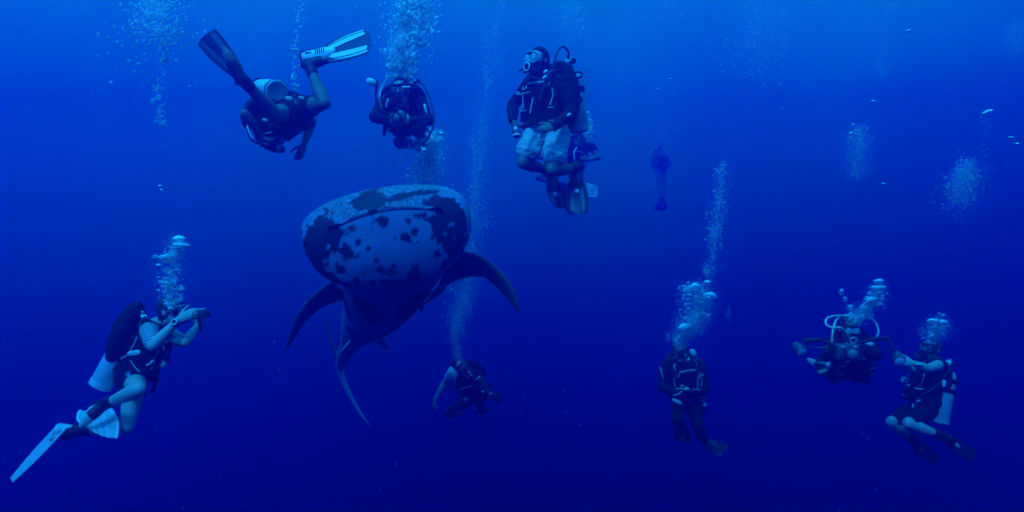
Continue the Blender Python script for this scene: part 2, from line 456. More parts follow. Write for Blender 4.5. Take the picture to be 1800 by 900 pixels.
def mask(S, lens=None, frame=None):
    H = S['H']; c = H['c'] + H['f'] * .088 + H['u'] * .020
    g = MB()
    rings = []
    for k, (d, sx, sz) in enumerate(((-.052, .074, .052), (-.012, .083, .056), (.016, .084, .054), (.024, .078, .048), (.020, .070, .041), (-.01, .066, .038))):
        ring = []
        for j in range(28):
            a = 2 * math.pi * j / 28; cx, cz = math.cos(a), math.sin(a)
            e = .55; px_, pz_ = math.copysign(abs(cx) ** e, cx) * sx, math.copysign(abs(cz) ** e, cz) * sz
            if cz < 0 and abs(px_) < .022: pz_ *= .62              # notch over the nose
            bend = -.9 * px_ * px_ / .084
            ring.append(c + H['r'] * px_ + H['u'] * pz_ + H['f'] * (d + bend * .35))
        rings.append(ring)
    g.loft(rings, closed=False)
    fr = g.build('mask', frame or M_RUB, S['root'], S['O'])
    for s in (-1, 1):
        g = MB(); g.ellipsoid(c + H['r'] * (.037 * s) + H['f'] * .008, H['r'] * .033, H['u'] * .036, H['f'] * .008); g.build('lens', lens or M_LENS, fr, S['O'])
    g = MB(); g.ellipsoid(c - H['u'] * .035 + H['f'] * .010, H['r'] * .016, H['u'] * .026, H['f'] * .026); g.build('nose_pocket', frame or M_RUB, fr, S['O'])
    g = MB(); pts = []
    for j in range(0, 19):
        a = math.pi * j / 18; pts.append(H['c'] + H['r'] * (.086 * math.cos(a)) + H['f'] * (.03 - .135 * math.sin(a)) + H['u'] * (.02 + .02 * math.sin(a)))
    g.tube(pts, .010, 8, flat=.35, axis=H['u']); g.build('mask_strap', M_RUB, fr, S['O'])

def regulator(S, ring=None, scale=1.0, m=None):
    H = S['H']; c = H['c'] + H['f'] * .118 - H['u'] * .062
    g = MB(); g.lathe(c - H['f'] * .016, H['f'], [(0, .02), (.004, .034 * scale), (.026, .038 * scale), (.034, .034 * scale), (.038, .022 * scale)], 20)
    g.tube([c - H['f'] * .05, c], [.018, .02], 10, flat=.7, axis=H['r'])
    g.tube([c - H['u'] * .035 - H['r'] * .055 - H['f'] * .01, c - H['u'] * .030, c - H['u'] * .035 + H['r'] * .055 - H['f'] * .01], [.012, .016, .012], 10, rounded=True)
    o = g.build('regulator', m or M_RUB, S['root'], S['O'])
    g = MB(); g.torus(c + H['f'] * .018, H['f'], .029 * scale, .006 * scale, 20, 8); g.build('purge_ring', ring or M_RUB, o, S['O'])
    S['reg'] = c

def head(mb, H, k=1.0):
    c, f, u, r = H['c'], H['f'], H['u'], H['r']
    mb.ellipsoid(c + u * .025 - f * .012, r * .077, f * .098, u * .095, 20, 14)
    mb.ellipsoid(c - u * .038 + f * .024, r * .060, f * .066, u * .070, 16, 12)
    mb.ellipsoid(c - u * .092 + f * .058, r * .026, f * .024, u * .020)
    mb.tube([c + u * .030 + f * .082, c - u * .005 + f * .104, c - u * .022 + f * .106], [.011, .014, .017], 8, rounded=True)
    mb.ellipsoid(c + u * .048 + f * .074, r * .052, f * .020, u * .012)
    for s in (-1, 1):
        mb.ellipsoid(c + r * (.080 * s) - f * .012 + u * .0, r * .009, f * .020, u * .032)
        mb.ellipsoid(c + r * (.044 * s) - u * .022 + f * .060, r * .022, f * .020, u * .018)
    mb.ellipsoid(c - u * .056 + f * .086, r * .026, f * .012, u * .009)
    mb.ellipsoid(c - u * .070 + f * .082, r * .022, f * .012, u * .009)

def person(label, J, suit=dict(), gear=True, voxel=.0068, skin=None, group='scuba divers'):
    """J: joints in the world.  Returns the working record of the figure."""
    root = empty('person', J['pelvis'].copy()); tag(root, label, 'person', group); O = J['pelvis'].copy()
    up = (J['neck'] - J['pelvis']).normalized(); r = (J['shR'] - J['shL']); r = (r - up * r.dot(up)).normalized(); f = up.cross(r)
    F = dict(pelvis=J['pelvis'], neck=J['neck'], u=up, r=r, f=f)
    hf = J['face'].normalized(); hu = J.get('hup', up); hu = (hu - hf * hu.dot(hf)).normalized(); hr = hf.cross(hu)
    H = dict(c=J['head'], f=hf, u=hu, r=hr)
    S = dict(root=root, O=O, F=F, H=H, J=J)
    mb = MB(); torso(mb, F)
    nb = J['head'] - hu * .06 - hf * .02
    mb.tube([J['neck'] - up * .05, J['neck'] + up * .01, nb], [.075, .060, .054], 12, rounded=True)
    head(mb, H)
    for s in 'RL':
        sg = 1 if s == 'R' else -1
        mb.ellipsoid(J['sh' + s], r * .066, f * .060, up * .062)
        mb.tube([J['neck'] - up * .045, J['sh' + s]], [.06, .055], 12)
        limb(mb, J['sh' + s], J['el' + s], UPARM); limb(mb, J['el' + s], J['wr' + s], FOREARM)
        d, nrm, th, curl = J['hand' + s]
        hand(mb, J['wr' + s], d, nrm, th, curl, 1.02)
        mb.ellipsoid(J['hip' + s], r * .095, f * .095, up * .095)
        limb(mb, J['hip' + s], J['kn' + s], THIGH); limb(mb, J['kn' + s], J['an' + s], SHIN)
        mb.ellipsoid(J['kn' + s], r * .054, f * .054, up * .054)
        ft = J['foot' + s].normalized()
        a = J['an' + s]; back = (J['an' + s] - J['kn' + s]).normalized()
        mb.ellipsoid(a + back * .02 - ft * .02, r * .034, f * .034, up * .034)
        mb.tube([a + back * .02, a + back * .035 + ft * .09, a + back * .04 + ft * .17, a + back * .04 + ft * .21], [.038, .040, .040, .022], 12, flat=.7, axis=ft.cross(back) if ft.cross(back).length > .1 else r, rounded=True)
    S['body'] = mb.skin('body', skin or M_SKIN, root, O, voxel)
    # clothes: an outer shell over the covered part of the figure
    m = suit.get('mat', M_NEO); arm, leg = suit.get('arm', 2.0), suit.get('leg', 2.0)
    mb = MB(); torso(mb, F, .010, -.2 if leg > 0 and not suit.get('shorts') else .0, .98)
    for s in 'RL':
        mb.ellipsoid(J['sh' + s], r * .074, f * .068, up * .070); mb.tube([J['neck'] - up * .045, J['sh' + s]], [.066, .062], 12)
        if arm > 0: limb(mb, J['sh' + s], J['el' + s], UPARM, 0, min(1, arm), .010)
        if arm > 1: limb(mb, J['el' + s], J['wr' + s], FOREARM, 0, min(1, arm - 1), .009)
        if not suit.get('shorts'):
            mb.ellipsoid(J['hip' + s], r * .103, f * .103, up * .103)
            if leg > 0: limb(mb, J['hip' + s], J['kn' + s], THIGH, 0, min(1, leg), .010)
            if leg > 1:
                mb.ellipsoid(J['kn' + s], r * .066, f * .066, up * .066)
                limb(mb, J['kn' + s], J['an' + s], SHIN, 0, min(1, leg - 1), .009)
    mb.tube([J['neck'] - up * .03, J['neck'] + up * .03], [.078, .068], 12)
    wr = lambda p: .006 * noise.noise(p * 14) + .007 * (.4 - abs(noise.noise(p * 26)))
    S['suit'] = mb.skin(suit.get('name', 'wetsuit'), m, root, O, max(.009, voxel), 2, wr)
    if suit.get('shorts'):
        mb = MB(); torso(mb, F, .012, -.2, .16)
        for s in 'RL':
            mb.ellipsoid(J['hip' + s], r * .100, f * .100, up * .100)
            limb(mb, J['hip' + s], J['kn' + s], THIGH, 0, suit.get('short_len', .62), .010, flare=.026)
        mb.skin('swim_shorts', suit['shorts'], root, O, .009, 2, lambda p: .010 * noise.noise(p * 9) + .013 * (.5 - abs(noise.noise(Vector((p.x * 8, p.y * 8, p.z * 26))))))
    if suit.get('hood'):
        mb = MB(); c = H['c']
        mb.ellipsoid(c + hu * .028 - hf * .016, hr * .086, hf * .098, hu * .100, 20, 14); mb.ellipsoid(c - hu * .055 - hf * .015, hr * .076, hf * .065, hu * .075, 16, 12)
        mb.tube([c - hu * .06 - hf * .02, J['neck']], [.070, .080], 14); mb.tube([c - hu * .085 + hf * .02, c - hu * .10 + hf * .065], [.05, .035], 12, rounded=True)
        mb.skin('hood', suit['hood'], root, O, .009)
    elif suit.get('hair', True):
        mb = MB(); c = H['c']
        mb.ellipsoid(c + hu * .036 - hf * .024, hr * .084, hf * .096, hu * .096, 20, 14); mb.ellipsoid(c - hu * .03 - hf * .055, hr * .072, hf * .055, hu * .070, 16, 12)
        if suit.get('long_hair'): mb.tube([c - hf * .09, c - hf * .13 - hu * .03, c - hf * .16 - hu * .10], [.045, .04, .02], 10, rounded=True)
        mb.skin('hair', M_HAIR, root, O, .008, 1, lambda p: .010 * noise.noise(p * 38) + .005 * noise.noise(p * 90))
    for s in 'RL':
        if s in suit.get('gloves', ''):
            mb = MB(); d, nrm, th, curl = J['hand' + s]; hand(mb, J['wr' + s], d, nrm, th, curl, 1.05); hand(mb, J['wr' + s] + nrm.normalized() * .004, d, nrm, th, curl, 1.05); hand(mb, J['wr' + s] - nrm.normalized() * .005, d, nrm, th, curl, 1.05)
            mb.skin('glove', M_NEO, root, O, max(.007, voxel), 1)
        if suit.get('boots', True):
            mb = MB(); back = (J['an' + s] - J['kn' + s]).normalized(); ft = J['foot' + s].normalized(); a = J['an' + s]
            mb.tube([lerp(J['kn' + s], a, .78), a + back * .02], [.050, .048], 12, rounded=True)
            mb.tube([a + back * .02 - ft * .03, a + back * .035 + ft * .10], [.046, .048], 12, rounded=True)
            mb.skin('boot', M_RUB, root, O, .010)
    return S

def bcd(S, wing=1.0, piping=True, wide=0.0, back=0.0, deep=.085, tall=.29, cen=.60):
    """buoyancy jacket: cummerbund, front panels, shoulder straps, pockets, back bladder"""
    J, F, root, O = S['J'], S['F'], S['root'], S['O']; u, r, f, p, n = F['u'], F['r'], F['f'], F['pelvis'], F['neck']
    mb = MB(); torso(mb, F, .030 + wide, .10, .80, .012, .02)
    c = lerp(p, n, cen) - f * (.14 + back)
    mb.ellipsoid(c, r * (.20 * wing + .02), f * deep * wing, u * tall * wing, 20, 14)
    for s in (-1, 1):
        pt = [lerp(p, n, .55) + r * (s * .13) + f * .13, lerp(p, n, .80) + r * (s * .125) + f * .14, lerp(p, n, .97) + r * (s * .105) + f * .06, lerp(p, n, 1.0) + r * (s * .10) - f * .05, lerp(p, n, .85) + r * (s * .11) - f * .13]
        mb.tube(curve_pts(pt, 20), .034, 10, flat=.42, axis=r)
        mb.rbox(lerp(p, n, .22) + r * (s * .155) + f * .085, r * .045, u * .085, f * .06, .35)
        mb.ellipsoid(lerp(p, n, .55) + r * (s * .165) + f * .05, r * .035, f * .08, u * .14)
    o = mb.skin('buoyancy_vest', M_NYL, root, O, .011, 3, lambda q: .006 * noise.noise(q * 12) + .004 * noise.noise(q * 30)); S['bcd'] = o
    g = MB(); cc = lerp(p, n, .15)
    g.loft([[cc + u * h + r * ((.165 + .036 + wide + e) * math.cos(a)) + f * ((.118 + .045 + wide + e) * math.sin(a)) for a in [2 * math.pi * k / 28 for k in range(28)]] for h, e in ((-.026, -.006), (-.024, .004), (.024, .004), (.026, -.006))], closed=False)
    g.build('waist_belt', M_NYL, o, O)
    g = MB(); g.rbox(cc + f * (.17 + wide) , r * .035, u * .030, f * .010, .3); g.build('buckle', M_RUB, o, O)
    for s in (-1, 1):
        g = MB(); q = lerp(p, n, .74) + r * (s * .126) + f * .158
        g.torus(q, f * .8 + u * .4, .020, .0045, 16, 6); g.build('d_ring', M_CHROME, o, O)
        g = MB(); q = lerp(p, n, .24) + r * (s * .155) + f * .147
        g.tube([q - u * .05 - r * s * .02, q - u * .05 + r * s * .03], .006, 6); g.build('pocket_zip', M_WEB, o, O)
        g = MB(); g.tube([q + u * .06 - r * s * .03, q + u * .06 + r * s * .03], .006, 6); g.build('pocket_tab', M_WEB, o, O)
        if piping:
            g = MB(); g.tube(curve_pts([lerp(p, n, .40) + r * (s * .150) + f * .150, lerp(p, n, .55) + r * (s * .168) + f * .132, lerp(p, n, .68) + r * (s * .164) + f * .138], 10), .0055, 6); g.build('piping', M_WEB, o, O)
    g = MB(); g.rbox(lerp(p, n, .80) + f * .145, r * .10, u * .010, f * .006, .3); g.build('chest_strap', M_WEB, o, O)
    g = MB(); g.tube(curve_pts([lerp(p, n, 1.0) - r * .10 + f * .0, lerp(p, n, .92) - r * .12 + f * .13, lerp(p, n, .66) - r * .10 + f * .175, lerp(p, n, .52) - r * .075 + f * .18], 18), .014, 10, rounded=True)
    g.build('inflator_hose', M_HOSE, o, O)
    g = MB(); g.tube([lerp(p, n, .54) - r * .077 + f * .18, lerp(p, n, .44) - r * .07 + f * .185], .019, 10, rounded=True); g.tube([lerp(p, n, .49) - r * .075 + f * .185, lerp(p, n, .49) - r * .075 + f * .215], .009, 8, rounded=True); g.build('inflator', M_RUB, o, O)

def std_hoses(S, reg=True, octo=True, gauge=True):
    F = S['F']; a = S['first']; u, r, f, p, n = F['u'], F['r'], F['f'], F['pelvis'], F['neck']
    if reg: hose(S, [a, lerp(p, n, 1.12) + r * .16 - f * .05, lerp(p, n, 1.10) + r * .19 + f * .08, S['reg'] + S['H']['r'] * .10 + S['H']['f'] * .01 - S['H']['u'] * .02, S['reg'] + S['H']['r'] * .035])
    if octo: 
        e = lerp(p, n, .45) + r * .10 + f * .19
        hose(S, [a, lerp(p, n, .95) + r * .21 - f * .06, lerp(p, n, .66) + r * .26 + f * .06, lerp(p, n, .42) + r * .20 + f * .17, e])
        g = MB(); g.lathe(e, f, [(0, .02), (.004, .034), (.028, .034), (.034, .02)], 16); g.build('spare_regulator', M_PALEHOSE, S['root'], S['O'])
    if gauge:
        e = lerp(p, n, .05) - r * .17 + f * .16
        hose(S, [a, lerp(p, n, .86) - r * .20 - f * .08, lerp(p, n, .5) - r * .245 + f * .02, lerp(p, n, .22) - r * .21 + f * .13, e])
        g = MB(); g.rbox(e - u * .05, r * .032, u * .06, f * .014, .4); o = g.build('gauge_console', M_RUB, S['root'], S['O'])
        g = MB(); g.lathe(e - u * .03 + f * .012, f, [(0, .022), (.004, .024), (.006, .02)], 16); g.build('gauge_face', M_PALE, o, S['O'])

ONLY = None

# ---------------------------------------------------------------- the divers
V = Vector
def joints(pelvis, neck, head, face, shR, shL, arms, hips, legs, hands, feet, hup=None):
    J = dict(pelvis=P(*pelvis), neck=P(*neck), head=P(*head), face=V(face), shR=P(*shR), shL=P(*shL))
    if hup: J['hup'] = V(hup)
    for s, (e, w) in zip('RL', arms):
        J['el' + s] = reach(J['sh' + s], e[0], e[1], .29, e[2]); J['wr' + s] = reach(J['el' + s], w[0], w[1], .255, w[2])
    for s, h, (k, a) in zip('RL', hips, legs):
        J['hip' + s] = P(*h); J['kn' + s] = reach(J['hip' + s], k[0], k[1], k[3] if len(k) > 3 else .43, k[2]); J['an' + s] = reach(J['kn' + s], a[0], a[1], .41, a[2])
    for s, (d, nn, th, c) in zip('RL', hands): J['hand' + s] = (V(d), V(nn), V(th), c)
    for s, d in zip('RL', feet): J['foot' + s] = V(d)
    return J

def bezel_watch(S, w, e, pale=True):
    d = (w - e).normalized(); g = MB(); c = w - d * .035; side = (V((0, -1, 0)) - d * d.dot(V((0, -1, 0)))).normalized()
    g.torus(c, d, .037, .009, 18, 6); o = g.build('wrist_computer', M_RUB, S['root'], S['O'])
    g = MB(); g.lathe(c + side * .036, side, [(0, .02), (.002, .027), (.014, .027), (.018, .020)], 18); g.build('computer_case', M_RUB, o, S['O'])
    g = MB(); g.torus(c + side * .053, side, .021, .006, 18, 6); g.build('bezel', M_PALE if pale else M_RUB, o, S['O'])

# --- the photographer low on the left, seen from the side
def diver_photographer():
    Y = 6.2
    J = joints((231, 668, Y), (272, 572, Y + .05), (300, 548, Y + .02), (1, -.12, .10), (262, 582, Y - .16), (282, 580, Y + .22),
               [((268, 608, -1), (314, 562, 1)), ((326, 602, -1), (348, 572, 1))],
               [(236, 672, Y - .10), (238, 676, Y + .12)], [((243, 685, -1), (184, 711, 1)), ((222, 752, -1), (140, 757, 1))],
               [((.80, .1, .42), (.25, .9, -.1), (0, .1, 1), .55), ((.25, -.2, .95), (.2, -.9, 0), (-.6, 0, .4), .7)],
               [(-.35, -.75, -.6), (-1, 0, -.35)], hup=(-.15, 0, 1))
    S = person('diver at lower left in striped sleeves photographing with bare legs and white fins', J,
               dict(name='short_wetsuit', arm=.45, leg=.18, hair=True), voxel=.0062)
    g = MB(); limb(g, J['shR'], J['elR'], UPARM, .0, .80, .016); g.skin('striped_sleeve', M_STRIPE, S['root'], S['O'], .008)
    g = MB(); limb(g, J['shL'], J['elL'], UPARM, .0, .80, .016); g.skin('striped_sleeve', M_STRIPE, S['root'], S['O'], .008)
    b, t = P(175, 681, Y - .06), P(237, 568, Y - .02)
    tank(S, b, t, M_ALU, (.62,), knob_dir=V((0, -1, 0)))
    bcd(S, 1.0, back=.05, deep=.105, tall=.29, cen=.72); mask(S); regulator(S); std_hoses(S)
    c = S['bcd']
    g = MB(); q = P(236, 620, Y - .24); g.rbox(q, V((.05, 0, .008)), V((-.004, 0, .018)), V((0, -.012, 0)), .4); g.build('pale_tag', M_PALE, c, S['O'])
    g = MB(); g.tube([P(212, 631, Y - .22), P(228, 622, Y - .25), P(240, 618, Y - .25)], .005, 6); g.build('webbing_tail', M_WEB, c, S['O'])
    g = MB(); q = P(227, 664, Y - .22); g.rbox(q, V((.012, 0, -.035)), V((.016, 0, .006)), V((0, -.010, 0)), .4); g.torus(P(225, 658, Y - .23), V((0, -1, 0)), .018, .005, 14, 6); g.build('clip', M_CHROME, c, S['O'])
    g = MB(); g.tube(curve_pts([P(258, 642, Y - .27), P(264, 639, Y - .28), P(268, 634, Y - .27)], 8), .007, 6, rounded=True); g.build('pocket_handle', M_PALE, c, S['O'])
    g = MB(); g.tube(curve_pts([P(229, 616, Y - .25), P(236, 604, Y - .25), P(241, 592, Y - .24)], 8), .005, 6); g.build('piping', M_WEB, c, S['O'])
    g = MB(); g.tube(curve_pts([P(229, 633, Y - .25), P(236, 644, Y - .26), P(246, 654, Y - .26)], 8), .004, 6); g.build('piping', M_WEB, c, S['O'])
    bezel_watch(S, J['wrR'], J['elR'])
    fin(S, P(170, 716, Y + .05), P(141, 723, Y - .02), P(193, 718, Y - .06), P(150, 752, Y - .42), P(206, 772, Y - .46), 'white', .05)
    fin(S, P(135, 755, Y - .1), P(104, 747, Y + .04), P(112, 757, Y - .17), P(21, 841, Y + .00), P(26, 846, Y - .09), 'white', .02)
    # the camera in his hands is a thing of its own
    o = P(350, 552, Y + .02); cam_ = empty('camera', o); tag(cam_, 'small dark action camera held up in both hands by the lower left diver', 'camera')
    g = MB(); g.rbox(o, V((.058, .02, .004)), V((-.01, .03, 0)), V((-.004, 0, .040)), .25); h = g.build('housing', M_DARKALU, cam_, o)
    g = MB(); g.lathe(o + V((.045, .03, .0)), V((.8, .5, .0)), [(0, .026), (.03, .026), (.034, .018)], 16); g.build('lens_port', M_RUB, h, o)
    g = MB(); g.rbox(o + V((0, 0, .043)), V((.045, .015, 0)), V((-.006, .018, 0)), V((0, 0, .005)), .3); g.build('shutter_bar', M_PALE, h, o)
    g = MB(); g.tube([o - V((0, 0, .04)), o - V((-.01, 0, .13))], .014, 10, rounded=True); g.build('grip', M_RUB, h, o)

# --- upper left: head down, knees bent, fins up
def diver_head_down():
    Y = 6.35
    J = joints((522, 190, Y), (465, 226, Y + .36), (484, 238, Y + .26), (.22, -.75, -.55), (487, 216, Y + .46), (440, 214, Y + .24),
               [((549, 212, -1), (534, 254, -1)), ((430, 200, -1), (462, 240, 1))],
               [(532, 190, Y + .08), (508, 198, Y - .06)], [((570, 181, -1), (544, 116, 1)), ((482, 199, -1), (425, 138, -1))],
               [((-.35, 0, -.94), (-.5, .6, .2), (-.5, -.4, 0), .25), ((.9, -.1, -.2), (0, -.5, .5), (0, 0, 1), .5)],
               [(.95, 0, .12), (-.45, -.1, .85)], hup=(.15, .3, .95))
    S = person('diver at upper left swimming head down with both pale panelled fins raised', J, dict(arm=.5, leg=.45, name='short_wetsuit'), skin=M_SKIND)
    S['tank_r'] = .096; S['boot'] = True
    t = tank(S, P(487, 160, Y - .16), P(452, 158, Y + .40), M_ALU, (.80,))
    g = MB(); ax = (P(452, 158, Y + .40) - P(487, 160, Y - .16)).normalized(); b = P(487, 160, Y - .16)
    g.lathe(b - ax * .006, ax, [(.012, .002), (.002, .05), (0, .078), (.006, .086), (.02, .088)], 28); g.build('tank_base', M_TANKB, t, S['O'])
    bcd(S, 1.05); mask(S, M_LENSP); regulator(S); std_hoses(S, octo=False, gauge=False)
    hose(S, [S['first'], P(428, 190, Y + .2), P(434, 222, Y + .1), P(445, 248, Y + .1), P(474, 254, Y + .12), P(486, 250, Y + .1)], .011)
    g = MB(); g.tube(curve_pts([P(433, 205, Y + .05), P(436, 226, Y - .02), P(443, 243, Y - .02)], 10), .007, 6); g.build('piping', M_PALE, S['bcd'], S['O'])
    for (a, b_, s) in ((508, 173, .030), (530, 172, .022), (496, 199, .018), (466, 211, .022)):
        g = MB(); q = P(a, b_, Y - .22); g.rbox(q, V((s, 0, -.005)), V((.003, 0, s * .55)), V((0, -.012, 0)), .4); g.build('pocket_flap', M_WEB, S['bcd'], S['O'])
    g = MB(); q = P(494, 263, Y + .08); g.lathe(q, V((.3, -.9, 0)), [(0, .02), (.005, .034), (.028, .034), (.033, .02)], 16); g.build('gauge', M_RUB, S['root'], S['O'])
    fin(S, P(533, 100, Y + .02), P(568, 84, Y - .02), P(571, 108, Y - .10), P(639, 52, Y + .06), P(646, 91, Y - .08), 'pale', .03)
    fin(S, P(424, 142, Y - .22), P(402, 127, Y - .14), P(424, 119, Y - .26), P(348, 78, Y + .02), P(377, 52, Y - .12), 'smoke', .03)

# --- upper middle: comes towards the viewer with a camera rig
def diver_front():
    Y = 7.2
    J = joints((716, 212, Y + .46), (706, 180, Y - .02), (703, 160, Y - .15), (-.05, -.95, -.30), (676, 180, Y - .02), (738, 180, Y + .04),
               [((658, 206, -1), (688, 214, -1)), ((754, 212, -1), (722, 212, -1))],
               [(706, 216, Y + .50), (727, 216, Y + .50)], [((700, 226, 1), (702, 232, 1)), ((735, 232, 1), (740, 236, 1))],
               [((.75, -.5, .1), (.2, .9, 0), (0, 0, 1), .6), ((-.75, -.5, .05), (-.2, .9, 0), (0, 0, 1), .6)],
               [(.1, .9, -.3), (.1, .9, -.3)], hup=(0, -.2, 1))
    S = person('diver in black below the big bubble column facing the viewer with a camera tray', J, dict(arm=2, leg=2, long_hair=True))
    tank(S, P(722, 196, Y + .46), P(722, 150, Y + .12), M_TANKG, knob_dir=V((1, 0, 0)))
    bcd(S, 1.05, wide=.02); mask(S); regulator(S); std_hoses(S, octo=False, gauge=False)
    hose(S, [S['first'], P(690, 133, Y), P(673, 150, Y - .15), P(667, 172, Y - .3), P(671, 188, Y - .32)], .009, M_WEB)
    hose(S, [S['first'], P(743, 148, Y), P(757, 178, Y - .2), P(763, 212, Y - .28), P(754, 240, Y - .3), P(738, 258, Y - .28)], .009)
    g = MB(); q = P(735, 261, Y - .28); g.torus(q, V((0, -1, 0)), .022, .007, 16, 6); g.build('hose_end_ring', M_RUB, S['root'], S['O'])
    g = MB(); q = P(741, 222, Y - .35); g.rbox(q, V((.045, 0, -.02)), V((.02, 0, .05)), V((0, -.03, 0)), .4); g.build('pocket', M_NYL, S['bcd'], S['O'])
    for a, b_, c_, d_ in ((682, 175, 679, 188), (746, 184, 750, 198), (708, 153, 720, 153), (738, 217, 742, 226)):
        g = MB(); g.tube([P(a, b_, Y - .34), P((a + c_) / 2 - .6, (b_ + d_) / 2, Y - .35), P(c_, d_, Y - .34)], .010, 6, rounded=True); g.build('piping', M_PALE, S['bcd'], S['O'])
    for x0, x1 in ((690, 693), (714, 716), (677, 675)):
        g = MB(); g.tube(curve_pts([P(x0, 222, Y - .35), P((x0 + x1) / 2, 230, Y - .36), P(x1, 237, Y - .35)], 8), [.022, .022, .021, .020, .019, .018, .016, .013, .012][:9], 8, rounded=True); g.build('strap_end', M_NYL, S['bcd'], S['O'])
    fin(S, J['anR'] + V((0, .05, -.04)), J['anR'] + V((-.09, .2, -.05)), J['anR'] + V((.09, .2, -.05)), J['anR'] + V((-.1, .62, -.1)), J['anR'] + V((.1, .62, -.1)), 'dark')
    fin(S, J['anL'] + V((0, .05, -.04)), J['anL'] + V((-.09, .2, -.05)), J['anL'] + V((.09, .2, -.05)), J['anL'] + V((-.1, .62, -.1)), J['anL'] + V((.1, .62, -.1)), 'dark')
    o = P(700, 210, Y - .52); c = empty('camera', o); tag(c, 'camera tray with one pale lamp on an arm, held by the frontal diver', 'camera')
    g = MB(); g.rbox(o, V((.075, 0, .01)), V((0, .05, 0)), V((-.005, 0, .055)), .25); h = g.build('housing', M_DARKALU, c, o)
    g = MB(); g.lathe(o + V((0, -.045, 0)), V((0, -1, 0)), [(0, .045), (.05, .048), (.06, .040)], 20); p_ = g.build('lens_port', M_RUB, h, o)
    g = MB(); g.lathe(o + V((0, -.095, 0)), V((0, -1, 0)), [(0, .038), (.006, .034), (.012, .02), (.014, .004)], 20); g.build('lens_glass', M_LENS, p_, o)
    for k in range(3):
        g = MB(); g.tube(curve_pts([P(689, 206 + 3 * k, Y - .58), P(695, 203 + 3.2 * k, Y - .60), P(702, 205 + 3 * k, Y - .58)], 8), .008, 6, rounded=True); g.build('tray_rib', M_WEB, h, o)
    g = MB(); g.tube(curve_pts([o + V((-.07, 0, .05)), P(664, 190, Y - .45), P(661, 160, Y - .4), P(664, 146, Y - .4)], 14), .010, 8); a_ = g.build('lamp_arm', M_RUB, h, o)
    g = MB(); g.lathe(P(664, 147, Y - .4), P(650, 143, Y - .45) - P(664, 147, Y - .4), [(0, .015), (.01, .028), (.07, .034), (.078, .028)], 16); l_ = g.build('lamp', M_RUB, a_, o)
    g = MB(); q = P(653, 144, Y - .46); g.ellipsoid(q, V((-.045, 0, .022)), V((.015, 0, .030)), V((0, -.025, 0))); g.build('lamp_diffuser', M_PALE, a_, o)

